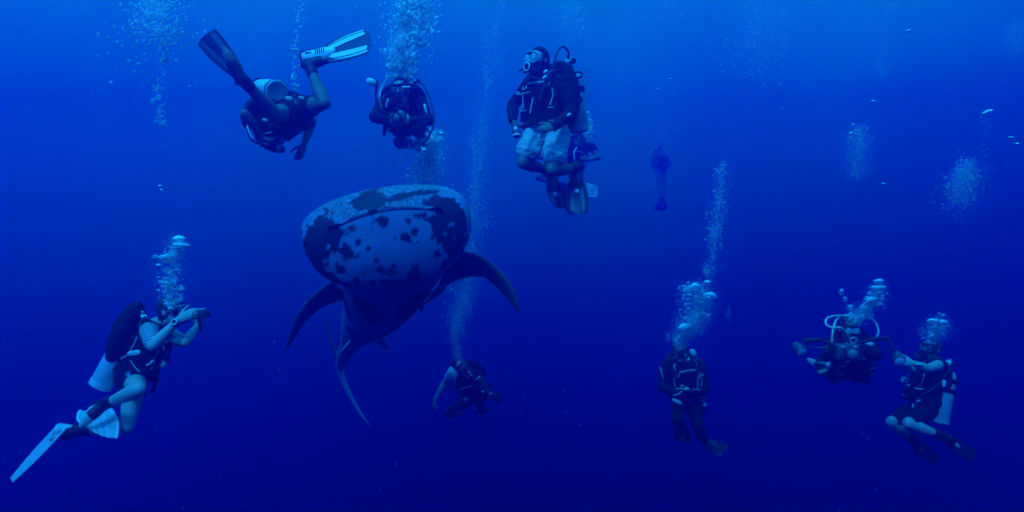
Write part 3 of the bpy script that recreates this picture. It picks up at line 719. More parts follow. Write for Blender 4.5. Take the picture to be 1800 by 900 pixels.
# --- upper middle right: upright in white shorts
def diver_shorts():
    Y = 6.4
    J = joints((962, 232, Y + .05), (962, 128, Y + .02), (946, 108, Y - .06), (-.72, -.66, -.04), (936, 142, Y + .12), (988, 144, Y - .10),
               [((901, 186, 1), (901, 212, -1)), ((1004, 198, -1), (974, 222, -1))],
               [(944, 232, Y + .10), (982, 233, Y - .02)], [((919, 286, -1, .33), (966, 300, 1)), ((970, 298, -1, .36), (1012, 296, 1))],
               [((.12, -.35, -.9), (.8, .2, 0), (0, -1, .1), .8), ((-.75, -.5, -.25), (-.2, .8, -.4), (0, -.2, 1), .6)],
               [(.2, -.1, -1), (.05, -.1, -1)], hup=(.05, 0, 1))
    S = person('upright diver in white shorts and dark hood hovering at upper centre', J,
               dict(name='wetsuit_top', arm=2, leg=0, shorts=M_SHORT, hood=M_NEO, short_len=.60), skin=M_SKIND, voxel=.0062)
    tank(S, P(1017, 233, Y + .28), P(1005, 124, Y + .24), M_TANKG, (.68,), knob_dir=V((.2, -.9, .1)))
    bcd(S, 1.15); mask(S, M_LENSP, M_CLEARSIL); regulator(S, M_PALE, 1.15); std_hoses(S, reg=True, octo=False, gauge=False)
    hose(S, [S['first'], P(999, 92, Y + .1), P(990, 82, Y), P(980, 90, Y - .05), P(974, 110, Y - .08), P(964, 134, Y - .12), P(950, 140, Y - .2), P(936, 136, Y - .22)], .010)
    for (yy, k) in ((131, .0), (175, .0)):
        g = MB(); g.tube(curve_pts([P(1011, yy - 4, Y + .12), P(1021, yy - 4, Y + .10), P(1022, yy + 3, Y + .10), P(1012, yy + 8, Y + .12)], 12), .011, 8, rounded=True); g.build('tank_handle', M_RUB, S['root'], S['O'])
    for (a, b_) in ((959, 126), (957, 136), (1000, 202)):
        g = MB(); q = P(a, b_, Y - .26); g.ellipsoid(q, V((.018, -.005, .012)), V((-.007, 0, .011)), V((0, -.012, 0))); g.build('clip', M_PALE, S['bcd'], S['O'])
    g = MB(); g.tube(curve_pts([P(937, 172, Y - .24), P(934, 186, Y - .22), P(932, 199, Y - .2)], 8), .006, 6); g.build('piping', M_PALE, S['bcd'], S['O'])
    g = MB(); g.tube(curve_pts([P(908, 163, Y - .1), P(914, 166, Y - .12), P(931, 161, Y - .16)], 10), .005, 6); g.torus(P(910, 164, Y - .12), V((.2, -1, .3)), .014, .005, 14, 6); g.build('lanyard', M_WEB, S['root'], S['O'])
    g = MB(); g.tube(curve_pts([P(948, 236, Y - .2), P(947, 246, Y - .22), P(949, 256, Y - .2)], 8), .008, 6); g.build('shorts_drawstring', M_WEB, S['root'], S['O'])
    hose(S, [P(934, 214, Y - .12), P(922, 219, Y - .2), P(912, 223, Y - .26)], .014)
    fin(S, J['anR'] + V((0, .02, .02)), P(963, 326, Y + .28), P(985, 327, Y + .22), P(975, 362, Y + .24), P(992, 364, Y + .2), 'smoke', .02)
    fin(S, J['anL'] + V((0, .02, .02)), P(1000, 322, Y + .22), P(1026, 322, Y + .16), P(1003, 372, Y + .12), P(1031, 374, Y + .1), 'smoke', .02)
    o = P(907, 228, Y - .36); c = empty('torch', o); tag(c, 'small dive torch with pale rim in the right hand of the diver in shorts', 'torch')
    g = MB(); d = V((.10, -.25, -.95)); g.lathe(o - d * .06, d, [(0, .014), (.004, .020), (.07, .020), (.085, .030), (.115, .031)], 18); b = g.build('torch_body', M_DARKALU, c, o)
    g = MB(); g.torus(o + d * .055, d, .030, .008, 18, 8); g.build('torch_rim', M_PALE, b, o)
    g = MB(); g.ellipsoid(o - V((.004, .03, -.005)), V((.018, 0, 0)), V((0, -.006, 0)), V((0, 0, .018))); g.build('torch_switch', M_PALE, b, o)

# --- behind the diver in shorts, half hidden
def diver_behind():
    Y = 12.5
    J = joints((1002, 296, Y + .3), (1018, 250, Y), (1024, 234, Y - .06), (.35, -.9, -.1), (1000, 258, Y), (1040, 258, Y + .05),
               [((956, 276, -1), (919, 275, -1)), ((1052, 277, -1), (1034, 281, -1))],
               [(992, 298, Y + .3), (1012, 300, Y + .3)], [((946, 312, 1), (990, 326, 1)), ((1006, 326, -1), (1012, 330, 1))],
               [((-.85, -.2, .42), (0, -.8, .5), (0, 0, 1), .3), ((-.8, -.4, .1), (0, .8, 0), (0, 0, 1), .8)],
               [(.5, .3, -.8), (.9, -.2, -.1)])
    S = person('hazy diver half hidden behind the diver in white shorts with one arm stretched left', J, dict(arm=.4, leg=.5, name='short_wetsuit'), voxel=.009, skin=M_SKIND)
    tank(S, P(1014, 292, Y + .45), P(1022, 244, Y + .25), M_TANKG); bcd(S); mask(S); regulator(S); std_hoses(S, octo=False)
    g = MB(); g.tube(curve_pts([P(1014, 259, Y - .3), P(1009, 268, Y - .32), P(1010, 280, Y - .3)], 8), .012, 6); g.build('piping', M_PALE, S['bcd'], S['O'])
    fin(S, J['anL'] + V((-.06, 0, 0)), P(1020, 324, Y + .3), P(1020, 340, Y + .25), P(1050, 328, Y + .1), P(1049, 345, Y + .05), 'white', .02)
    fin(S, J['anR'], J['anR'] + V((.0, .06, -.16)), J['anR'] + V((.18, .06, -.12)), J['anR'] + V((.12, .2, -.5)), J['anR'] + V((.3, .2, -.46)), 'dark')

# --- far off in the blue
def diver_far():
    Y = 24.5
    J = joints((1160, 300, Y), (1160, 269, Y), (1160, 259, Y - .1), (-.4, -.9, 0), (1148, 272, Y), (1172, 272, Y),
               [((1144, 288, -1), (1141, 300, -1)), ((1178, 288, -1), (1168, 298, -1))],
               [(1155, 302, Y), (1165, 302, Y)], [((1157, 326, -1), (1160, 350, 1)), ((1166, 326, -1), (1166, 352, 1))],
               [((-.2, -.6, -.7), (1, 0, 0), (0, -1, 0), .5), ((-.7, -.6, 0), (0, 1, 0), (0, 0, 1), .5)], [(0, -.2, -1), (0, -.2, -1)])
    S = person('faint distant diver hanging upright far off in the blue', J, dict(arm=2, leg=2, mat=M_HAZENEO), voxel=.013)
    tank(S, P(1164, 302, Y + .3), P(1164, 268, Y + .25), M_TANKG); bcd(S, 1.35, wide=.04); mask(S, M_LENSP); regulator(S); std_hoses(S, octo=False)
    for s in 'RL': fin(S, J['an' + s], J['an' + s] + V((-.1, -.05, -.16)), J['an' + s] + V((.1, -.05, -.16)), J['an' + s] + V((-.10, .25, -.34)), J['an' + s] + V((.10, .25, -.34)), 'dark')

# --- below the shark
def diver_below():
    Y = 9.5
    J = joints((840, 690, Y + .42), (815, 657, Y), (810, 644, Y - .08), (.5, -.85, -.1), (798, 655, Y - .05), (840, 662, Y + .1),
               [((783, 672, 1), (765, 702, 1)), ((850, 682, -1), (862, 693, -1))],
               [(832, 694, Y + .42), (848, 690, Y + .48)], [((812, 712, 1), (792, 720, 1)), ((842, 708, 1), (846, 714, 1))],
               [((-.3, .3, -.9), (.9, .2, 0), (0, -1, 0), .9), ((.8, -.4, -.4), (0, .8, -.5), (0, 0, 1), .6)], [(0, .6, -.8), (0, .6, -.8)])
    S = person('dark diver low in the centre under the whale shark with one pale bare arm', J, dict(name='wetsuit', arm=.0, leg=2, hair=True, gloves='L'), voxel=.0075)
    g = MB(); limb(g, J['shR'], lerp(J['shR'], J['elR'], .5), UPARM, 0, 1, .030); g.skin('white_sleeve', M_PALE, S['root'], S['O'], .009)
    g = MB(); limb(g, J['shL'], J['elL'], UPARM, 0, .9, .012); limb(g, J['elL'], J['wrL'], FOREARM, 0, .9, .012); g.skin('dark_sleeve', M_NEO, S['root'], S['O'], .009)
    tank(S, P(852, 690, Y + .62), P(828, 652, Y + .28), M_TANKG); bcd(S); mask(S); regulator(S); std_hoses(S, gauge=False)
    g = MB(); g.tube(curve_pts([P(803, 653, Y - .25), P(800, 664, Y - .27), P(799, 679, Y - .25)], 8), .006, 6); g.build('piping', M_WEB, S['bcd'], S['O'])
    for a, b_, c_, d_ in ((824, 653, 829, 660), (838, 667, 844, 662), (847, 688, 851, 689), (856, 692, 862, 696)):
        g = MB(); g.tube([P(a, b_, Y - .32), P(c_, d_, Y - .32)], .009, 6, rounded=True); g.build('clip', M_PALE, S['bcd'], S['O'])
    for s in 'RL': fin(S, J['an' + s], J['an' + s] + V((-.1, .15, -.08)), J['an' + s] + V((.1, .15, -.08)), J['an' + s] + V((-.11, .55, -.2)), J['an' + s] + V((.11, .55, -.2)), 'black')

# --- lower right of centre, upright
def diver_upright():
    Y = 8.8
    J = joints((1206, 706, Y + .1), (1200, 630, Y), (1195, 612, Y - .05), (-.15, -.97, -.08), (1172, 640, Y), (1230, 642, Y + .05),
               [((1164, 682, -1), (1188, 690, -1)), ((1241, 684, -1), (1214, 688, -1))],
               [(1194, 708, Y + .1), (1220, 708, Y + .15)], [((1190, 736, -1), (1196, 748, 1)), ((1226, 748, -1), (1240, 776, 1))],
               [((.8, -.3, .0), (0, .9, -.3), (0, 0, 1), .6), ((-.8, -.3, .05), (0, .9, -.3), (0, 0, 1), .6)], [(.2, .4, -.9), (.7, -.2, -.6)])
    S = person('diver in a full black wetsuit hanging upright under the mushroom shaped bubbles', J, dict(arm=2, leg=2, gloves='R'), voxel=.0072)
    tank(S, P(1222, 706, Y + .45), P(1218, 630, Y + .22), M_TANKG, knob_dir=V((-1, 0, 0))); bcd(S); mask(S); regulator(S); std_hoses(S)
    g = MB(); g.ellipsoid(P(1218, 621, Y + .05), V((.042, 0, 0)), V((0, .05, 0)), V((-.015, 0, .055))); g.build('tank_cover', M_WEB, S['root'], S['O'])
    for a, b_, c_, d_, e_, f_ in ((1161, 646, 1163, 655, 1166, 665), (1226, 683, 1228, 664, 1237, 658), (1189, 684, 1196, 683, 1206, 686), (1184, 695, 1192, 693, 1198, 688), (1218, 685, 1224, 685, 1230, 685), (1186, 641, 1185, 646, 1188, 652)):
        g = MB(); g.tube(curve_pts([P(a, b_, Y - .34), P(c_, d_, Y - .36), P(e_, f_, Y - .34)], 8), .008, 6, rounded=True); g.build('piping', M_WEB, S['bcd'], S['O'])
    g = MB(); q = P(1190, 706, Y - .36); g.ellipsoid(q, V((.06, 0, -.03)), V((.012, 0, .022)), V((0, -.02, 0))); g.build('belt_pouch', M_WEB, S['bcd'], S['O'])
    fin(S, J['anR'], P(1188, 752, Y + .3), P(1206, 752, Y + .3), P(1192, 776, Y + .5), P(1212, 776, Y + .5), 'black')
    fin(S, J['anL'], P(1242, 786, Y - .02), P(1256, 776, Y - .05), P(1268, 796, Y - .2), P(1280, 786, Y - .22), 'black')

# --- right: photographer with a two-strobe rig
def diver_strobes():
    Y = 7.5
    J = joints((1497, 646, Y + .48), (1496, 602, Y), (1492, 580, Y - .12), (-.08, -.96, -.22), (1464, 606, Y), (1528, 606, Y + .04),
               [((1453, 626, -1), (1468, 620, -1)), ((1540, 626, -1), (1516, 620, -1))],
               [(1486, 650, Y + .5), (1508, 650, Y + .5)], [((1464, 664, 1), (1450, 650, 1)), ((1520, 664, 1), (1516, 654, 1))],
               [((.6, -.7, .1), (.4, .8, 0), (0, 0, 1), .6), ((-.6, -.7, .1), (-.4, .8, 0), (0, 0, 1), .6)], [(-.8, .2, .5), (.2, .9, .2)], hup=(0, -.15, 1))
    S = person('photographer at right with pale looped hoses facing the viewer behind a two strobe camera rig', J, dict(arm=2, leg=2), voxel=.0072)
    tank(S, P(1506, 632, Y + .55), P(1502, 585, Y + .22), M_TANKG, knob_dir=V((-1, 0, 0))); bcd(S, wide=.01); mask(S, M_LENSP); regulator(S, M_PALE)
    hose(S, [S['first'], P(1497, 556, Y), P(1475, 558, Y - .1), P(1466, 572, Y - .25), P(1463, 590, Y - .3), P(1462, 606, Y - .3)], .011, M_PALEHOSE)
    hose(S, [S['first'], P(1505, 562, Y), P(1482, 555, Y - .1), P(1456, 558, Y - .25), P(1452, 570, Y - .34), P(1464, 576, Y - .38), P(1480, 577, Y - .38), S['reg'] + V((-.03, -.01, 0))], .010, M_PALEHOSE)
    hose(S, [S['first'], P(1522, 555, Y), P(1538, 566, Y - .1), P(1544, 580, Y - .2), P(1542, 590, Y - .25), P(1534, 602, Y - .2)], .010, M_WEB)
    g = MB(); g.rbox(P(1528, 604, Y - .2), V((.035, 0, -.01)), V((.008, 0, .016)), V((0, -.02, 0)), .4); g.build('shoulder_buckle', M_PALE, S['bcd'], S['O'])
    fin(S, J['anR'], P(1455, 636, Y + .65), P(1458, 652, Y + .6), P(1434, 632, Y + .3), P(1438, 658, Y + .25), 'pale', .05)
    fin(S, J['anL'], P(1506, 658, Y + .95), P(1524, 658, Y + .95), P(1500, 672, Y + 1.3), P(1528, 672, Y + 1.3), 'black')
    o = P(1487, 618, Y - .55); c = empty('camera', o); tag(c, 'large underwater camera rig with two strobes on long arms at right', 'camera')
    g = MB(); g.rbox(o, V((.11, 0, 0)), V((0, .07, 0)), V((0, 0, .075)), .25); h = g.build('housing', M_DARKALU, c, o)
    g = MB(); g.lathe(o + V((0, -.06, -.01)), V((0, -1, 0)), [(0, .05), (.05, .052), (.055, .062), (.075, .064), (.08, .056)], 24); p_ = g.build('lens_port', M_RUB, h, o)
    g = MB(); g.lathe(o + V((0, -.135, -.01)), V((0, -1, 0)), [(0, .055), (.012, .050), (.028, .034), (.036, .018), (.038, .003)], 24); g.build('lens_dome', M_LENS, p_, o)
    g = MB(); g.torus(o + V((0, -.13, -.01)), V((0, -1, 0)), .058, .006, 24, 6); g.build('dome_ring', M_CHROME, p_, o)
    for s in (-1, 1):
        g = MB(); g.rbox(o + V((s * .14, 0, 0)), V((.018, 0, 0)), V((0, .025, 0)), V((0, 0, .07)), .4); g.build('handle', M_RUB, h, o)
        g = MB(); g.rbox(o + V((s * .055, -.07, .05)), V((.02, 0, 0)), V((0, .01, 0)), V((0, 0, .012)), .3); g.build('control_lever', M_CHROME, h, o)
    arms = (((1468, 606), (1440, 597), (1416, 599), (1403, 612), -1), ((1508, 604), (1534, 597), (1560, 594), (1578, 628), 1))
    for a, b_, m_, e, s in arms:
        g = MB(); p0, p1, p2, p3 = P(*a, Y - .5), P(*b_, Y - .46), P(*m_, Y - .42), P(*e, Y - .5)
        g.tube([p0, p1], .016, 10, rounded=True); g.tube([p1, p2], .021, 10, rounded=True); g.tube([p2, p3], .015, 10, rounded=True)
        for q in (p0, p1, p2): g.ellipsoid(q, V((.026, 0, 0)), V((0, .026, 0)), V((0, 0, .026)))
        ar = g.build('strobe_arm', M_RUB, h, o)
        d = V((s * -.15, -.8, -.45)).normalized()
        g = MB(); g.lathe(p3 - d * .06, d, [(0, .03), (.012, .045), (.08, .052), (.12, .058), (.13, .052)], 20); st = g.build('strobe', M_DARKALU, ar, o)
        g = MB(); g.lathe(p3 + d * .062, d, [(0, .05), (.008, .046), (.014, .03), (.016, .004)], 20); g.build('strobe_window', M_LENSP if s < 0 else M_PALE, st, o)
        hose_mb = MB(); hose_mb.tube(curve_pts([o + V((s * .06, 0, .06)), P((a[0] + m_[0]) / 2, a[1] + 5, Y - .5), p3 - d * .05], 16), .005, 6); hose_mb.build('sync_cord', M_HOSE, h, o)

# --- far right, seen half from the side
def diver_sleeveless():
    Y = 7.8
    J = joints((1622, 716, Y), (1641, 632, Y + .02), (1636, 614, Y - .02), (-.85, -.5, -.05), (1626, 640, Y + .18), (1652, 641, Y - .14),
               [((1598, 650, -1), (1590, 634, -1)), ((1630, 648, -1), (1604, 638, -1))],
               [(1612, 718, Y + .10), (1632, 720, Y - .08)], [((1566, 742, -1), (1604, 772, 1)), ((1596, 744, -1), (1655, 766, 1))],
               [((-.8, -.4, .3), (.2, .8, -.5), (0, 0, 1), .5), ((-.9, -.25, .15), (.2, .8, -.3), (0, 0, 1), .5)], [(.6, .5, -.6), (.85, .2, -.6)])
    S = person('diver at far right with bare shoulder and knees and a pale tank behind', J, dict(name='sleeveless_wetsuit', arm=.0, leg=.84), voxel=.0072)
    tank(S, P(1650, 745, Y - .10), P(1667, 650, Y - .04), M_TANKG, (.62, .80), knob_dir=V((.2, -.9, .1))); bcd(S, .72); mask(S); regulator(S); std_hoses(S)
    g = MB(); q = P(1659, 674, Y - .24); g.rbox(q, V((.016, 0, 0)), V((0, -.012, 0)), V((0, 0, .034)), .4); g.build('tank_tag', M_PALE, S['root'], S['O'])
    g = MB(); q = P(1611, 640, Y - .42); g.ellipsoid(q, V((.07, 0, 0)), V((0, .04, 0)), V((.0, 0, .016))); g.build('slate', M_WEB, S['root'], S['O'])
    for a, b_, c_, d_ in ((1596, 678, 1599, 676), (1609, 683, 1622, 684), (1612, 706, 1618, 703)):
        g = MB(); g.tube([P(a, b_, Y - .34), P(c_, d_, Y - .34)], .007, 6, rounded=True); g.build('piping', M_WEB, S['bcd'], S['O'])
    fin(S, J['anL'] + V((.02, 0, -.01)), P(1672, 768, Y + .14), P(1668, 784, Y + .10), P(1716, 796, Y + .3), P(1708, 812, Y + .26), 'black')
    fin(S, J['anR'], P(1612, 776, Y + .5), P(1606, 790, Y + .48), P(1650, 800, Y + .7), P(1642, 814, Y + .68), 'black')

for fn in (diver_photographer, diver_head_down, diver_front, diver_shorts, diver_behind, diver_far, diver_below, diver_upright, diver_strobes, diver_sleeveless):
    if ONLY is None or fn.__name__ in ONLY: fn()

# ---------------------------------------------------------------- the whale shark
def shark_material():
    m = bpy.data.materials.new('whale_shark_skin'); m.use_nodes = True
    nt = m.node_tree; N, L = nt.nodes.new, nt.links.new
    b = nt.nodes['Principled BSDF']; b.inputs['Roughness'].default_value = 0.55; b.inputs['Specular IOR Level'].default_value = 0.35
    at = N('ShaderNodeAttribute'); at.attribute_name = 'marking_and_shade'
    ab = N('ShaderNodeAttribute'); ab.attribute_name = 'back'
    tc = N('ShaderNodeTexCoord')
    n1 = N('ShaderNodeTexNoise'); n1.inputs['Scale'].default_value = 5; n1.inputs['Detail'].default_value = 6; L(tc.outputs['Object'], n1.inputs[0])
    n2 = N('ShaderNodeTexNoise'); n2.inputs['Scale'].default_value = 34; n2.inputs['Detail'].default_value = 5; n2.inputs['Roughness'].default_value = 0.7; L(tc.outputs['Object'], n2.inputs[0])
    belly = N('ShaderNodeMix'); belly.data_type = 'RGBA'; belly.inputs[6].default_value = (0.16, 0.195, 0.33, 1); belly.inputs[7].default_value = (0.27, 0.31, 0.48, 1); L(n1.outputs['Fac'], belly.inputs['Factor'])
    rp = N('ShaderNodeValToRGB'); e = rp.color_ramp.elements; e[0].position = .40; e[0].color = (0.07, 0.09, 0.13, 1); e[1].position = .60; e[1].color = (0.27, 0.31, 0.40, 1); L(n2.outputs['Fac'], rp.inputs[0])
    mb_ = N('ShaderNodeMix'); mb_.data_type = 'RGBA'; L(ab.outputs['Fac'], mb_.inputs['Factor']); L(belly.outputs[2], mb_.inputs[6]); L(rp.outputs[0], mb_.inputs[7])
    md = N('ShaderNodeMix'); md.data_type = 'RGBA'; L(at.outputs['Fac'], md.inputs['Factor']); L(mb_.outputs[2], md.inputs[6]); md.inputs[7].default_value = (0.012, 0.014, 0.018, 1)
    L(md.outputs[2], b.inputs['Base Color'])
    bp = N('ShaderNodeBump'); bp.inputs['Strength'].default_value = 0.35; bp.inputs['Distance'].default_value = 0.02; L(n2.outputs['Fac'], bp.inputs['Height']); L(bp.outputs[0], b.inputs['Normal'])
    return m

SPOTS = [(608, 443, 11), (628, 427, 5), (648, 437, 4.5), (672, 390, 8), (676, 388, 6), (718, 388, 5), (730, 380, 4), (737, 380, 4), (744, 380, 4), (730, 407, 7), (710, 415, 6), (716, 418, 5), (661, 457, 5),
         (695, 467.6, 4), (667, 474, 6), (672, 478, 5), (686, 480, 7), (728, 472.5, 5.5), (727, 486, 8.5), (702, 495, 9), (716, 498, 6), (671, 494, 6), (626, 494, 6), (601, 476, 8), (770, 447, 4), (759, 418, 4), (621, 402.5, 5),
         (617, 402, 4), (597, 414, 2.2), (608.6, 410, 2.4), (777, 376, 11), (772, 390, 10), (770, 400, 8), (784, 384, 9), (780, 398, 8), (793, 406, 8), (800, 402, 6), (786, 424, 8), (776, 421, 6), (798, 433, 9), (790, 440, 6),
         (765, 354, 8), (774, 356, 9), (785, 360, 10), (796, 365, 10), (806, 373, 9), (812, 382, 7), (815, 392, 6), (817, 404, 5), (814, 424, 5), (792, 450, 5), (783, 463, 5.5), (778, 472, 4),
         (568, 401, 14), (580, 398, 11), (590, 408, 8), (586, 436, 7), (566, 450, 8), (552, 415, 12), (560, 410, 11), (574, 418, 12), (584, 424, 8), (555, 437, 13), (564, 428, 11), (547, 428, 9), (549, 454, 9), (556, 460, 6), (543, 440, 7), (574, 488, 10), (585, 490, 9), (596, 497, 9), (562, 480, 6),
         (641, 346, 9), (637, 360, 7), (648, 360, 7), (660, 357, 8), (671, 351, 6), (655, 336, 6), (646, 352, 8), (632, 366, 5), (694, 349, 3.5), (703, 346, 4), (713, 343, 4), (723, 342, 4), (733, 340, 4), (743, 338.5, 4), (752, 337.5, 4), (760, 337, 4),
         (561, 381, 3.5), (540, 425, 12), (546, 442, 12), (556, 456, 9), (563, 470, 8), (544, 408, 8), (572, 446, 8), (808, 398, 10), (811, 415, 10), (806, 432, 9), (799, 447, 7), (814, 440, 7), (803, 382, 8), (770, 366, 9), (784, 372, 10), (797, 380, 9), (645, 340, 8), (660, 345, 8), (630, 355, 7), (650, 366, 6), (590, 502, 9), (608, 500, 6), (680, 498, 6), (655, 497, 6), (747, 354, 3), (676, 424, 1.5), (653, 401, 1.5), (696, 420, 1.8), (736, 426, 1.2), (642, 482, 3), (758, 493, 5), (742, 502, 7)]

def whale_shark():
    ctrl = [P(676, 379, 6.10), P(681, 398, 6.55), P(688, 442, 7.15), P(678, 500, 7.85), P(656, 545, 8.65), P(628, 585, 9.5), P(606, 622, 10.25), P(599, 643, 10.65)]
    path = curve_pts(ctrl, 420)
    cum = [0.0]
    for a, b in zip(path, path[1:]): cum.append(cum[-1] + (b - a).length)
    TOT = cum[-1]
    def at(s):
        s = max(0, min(TOT - 1e-4, s)); lo, hi = 0, len(cum) - 1
        while hi - lo > 1:
            m = (lo + hi) // 2
            if cum[m] <= s: lo = m
            else: hi = m
        return lerp(path[lo], path[lo + 1], (s - cum[lo]) / (cum[lo + 1] - cum[lo]))
    #        s     w    up    down  exponent
    SEC = [(0.00, .500, .018, .018, 2.0), (0.012, .535, .062, .075, 2.2), (0.04, .605, .130, .170, 2.5), (0.09, .668, .195, .300, 2.7), (0.18, .724, .250, .440, 2.8), (0.30, .744, .285, .530, 3.0), (0.42, .738, .305, .560, 2.8), (0.60, .715, .320, .540, 2.6),
           (0.85, .660, .340, .480, 2.4), (1.2, .585, .385, .440, 2.3), (1.6, .500, .430, .430, 2.2), (2.0, .440, .440, .410, 2.1), (2.55, .385, .390, .370, 2.0), (3.2, .310, .315, .290, 2.0), (3.9, .200, .210, .180, 2.0), (4.4, .125, .140, .110, 2.0), (TOT, .075, .085, .070, 2.0)]
    X_ = [q[0] for q in SEC]; SL = []
    for k in range(1, 5):                                   # monotone smooth interpolation between the stations
        y = [q[k] for q in SEC]; d = [(y[i + 1] - y[i]) / (X_[i + 1] - X_[i]) for i in range(len(y) - 1)]
        m_ = [d[0]] + [0 if d[i - 1] * d[i] <= 0 else 2 * d[i - 1] * d[i] / (d[i - 1] + d[i]) for i in range(1, len(d))] + [d[-1]]
        SL.append((y, m_))
    def sec(s):
        i = 0
        while i < len(X_) - 2 and s > X_[i + 1]: i += 1
        w = X_[i + 1] - X_[i]; t = min(1, max(0, (s - X_[i]) / w)); out = []
        for y, m_ in SL:
            out.append((2 * t ** 3 - 3 * t * t + 1) * y[i] + (t ** 3 - 2 * t * t + t) * w * m_[i] + (3 * t * t - 2 * t ** 3) * y[i + 1] + (t ** 3 - t * t) * w * m_[i + 1])
        return out
    ss = [0.0, .003, .006, .009]; s = .012
    while s < 1.7: ss.append(s); s += .0125 if s > .1 else .007
    while s < TOT: ss.append(s); s += .05
    ss.append(TOT)
    NA = 260; roll = R(10.5)
    vs = []; meta = []
    def frame(s):
        t = (at(s + .12) - at(max(0, s - .12))).normalized(); f = -t
        u0 = Vector((0, 0, 1)); u0 = (u0 - f * u0.dot(f)).normalized(); r0 = f.cross(u0)     # the animal's right
        rl = roll * max(0, 1 - s / 7)
        return at(s), f, u0 * math.cos(rl) + r0 * -math.sin(rl) * -1, r0 * math.cos(rl) - u0 * math.sin(rl) * -1 * -1 if False else (r0 * math.cos(rl) - u0 * math.sin(rl))
    # the mouth: two rings turned inwards
    for s, k, inw in [(0, .90, .10), (0, .95, .05)]:
        c, f, u, r = frame(0); w, hu, hd, ex = sec(0)
        for j in range(NA):
            a = 2 * math.pi * j / NA; ca, sa = math.cos(a), math.sin(a)
            vs.append(c - f * inw + r * (w * k * ca) + u * (.010 * sa)); meta.append((0, ca, sa, 2))
    for s in ss:
        c, f, u, r = frame(s); w, hu, hd, ex = sec(s)
        arch = .045 * max(0, 1 - s / .5)
        for j in range(NA):
            a = 2 * math.pi * j / NA; ca, sa = math.cos(a), math.sin(a)
            x = math.copysign(abs(ca) ** (2 / ex), ca) * w; h = math.copysign(abs(sa) ** (2 / ex), sa) * (hu if sa > 0 else hd)
            if sa < 0: x *= 1 - .20 * (-h / hd) ** 2 * max(0, 1 - s / 2.2)                              # the jaw narrows towards the throat
            # front edge of the head is bowed: the middle leads, the corners of the mouth trail
            back = .16 * (x / w) ** 2 * (w / .75) * max(0, 1 - s / 1.0) ** 2
            p = c - f * back + r * x + u * (h + arch * (1 - 2 * (x / w) ** 2))
            g = 0.0
            if sa > .1 and 2.0 < s: g = .012 * math.exp(-((abs(ca) - .62) / .05) ** 2)       # ridges along the flanks
            for k in range(5):                                                                 # gill slits ahead of the pectoral fins
                sg = 1.02 + .10 * k
                if abs(s - sg) < .03 and abs(ca) > .80 and sa > -.45: g -= .016 * max(0, 1 - abs(s - sg) / .018)
            g += .006 * noise.noise(p * 3.1) + .0025 * noise.noise(p * 11)
            n_ = (r * (ca / w) + u * (sa / (hu if sa > 0 else hd))).normalized()
            vs.append(p + n_ * g); meta.append((s, ca, sa, 0))
    NR = len(ss) + 2; fs = []
    for i in range(NR - 1):
        for j in range(NA):
            k = (j + 1) % NA; fs.append((i * NA + j, (i + 1) * NA + j, (i + 1) * NA + k, i * NA + k))
    fs.append(tuple(range(NA))); fs.append(tuple(reversed(range((NR - 1) * NA, NR * NA))))
    O = at(2.0).copy(); root = empty('whale_shark', O); tag(root, 'whale shark swimming towards the viewer with a wide mouth and blotched pale throat', 'whale shark')
    mb = MB(); mb.add(vs, fs)
    m = shark_material(); body = mb.build('body', m, root, O, sharp=60)
    # markings: natural dark blotches of this animal plus painted shade, kept as attributes of its skin
    bvh = bvhtree.BVHTree.FromPolygons([tuple(v) for v in vs], fs)
    A = np.array([tuple(v) for v in vs]); mark = np.zeros(len(vs))
    wob = np.array([noise.noise(v * 9) * .60 + noise.noise(v * 22) * .60 + noise.noise(v * 55) * .30 for v in vs])
    for px, py, rp in SPOTS:
        hit = bvh.ray_cast(Vector((0, 0, 0)), P(px, py, 1).normalized())
        if hit[0] is None: continue
        rad = rp * (1.9 if py < 366 else 1.55 if (px < 592 or px > 764) else 1.22) * .000778 * hit[0].y
        d = np.linalg.norm(A - np.array(hit[0]), axis=1) / rad
        n_ = hit[1]; mark = np.maximum(mark, 1.25 - d * (1 + 1.0 * wob))
    s_, ca_, sa_ = (np.array([q[k] for q in meta]) for k in range(3))
    # further back: dark back with pale spots, blotched pale belly, its shade behind the throat painted in dark
    bl = np.array([noise.noise(Vector((v.x * 5.0 + v.z * 2, v.y * 1.6, v.z * 3.0)) + Vector((4, 1, 7))) for v in vs]); sp = np.array([noise.noise(v * 7.5 + Vector((9, 2, 3))) for v in vs])
    rear = np.clip((s_ - 1.1) / .5, 0, 1)
    backness = np.clip((sa_ - np.where(s_ < .6, .60 + .30 * wob, .05)) / .22, 0, 1)
    rear_mark_shade = np.where(sa_ > .15, 0.80 - 1.6 * np.clip(sp - .18, 0, 1) * 2.2, .60 - .95 * np.clip((s_ - 1.9) / .7, 0, 1) + 2.6 * bl + .25 * wob)
    mark = np.maximum(mark, rear_mark_shade * rear)
    mk = np.clip((mark - .20) / .10, 0, 1); mk[:2 * NA] = 1  # mouth rings forced dark: shade inside the slit put into the colour
    for nm, arr in (('marking_and_shade', mk), ('back', backness)):
        at_ = body.data.attributes.new(nm, 'FLOAT', 'POINT'); at_.data.foreach_set('value', arr.astype(np.float32))
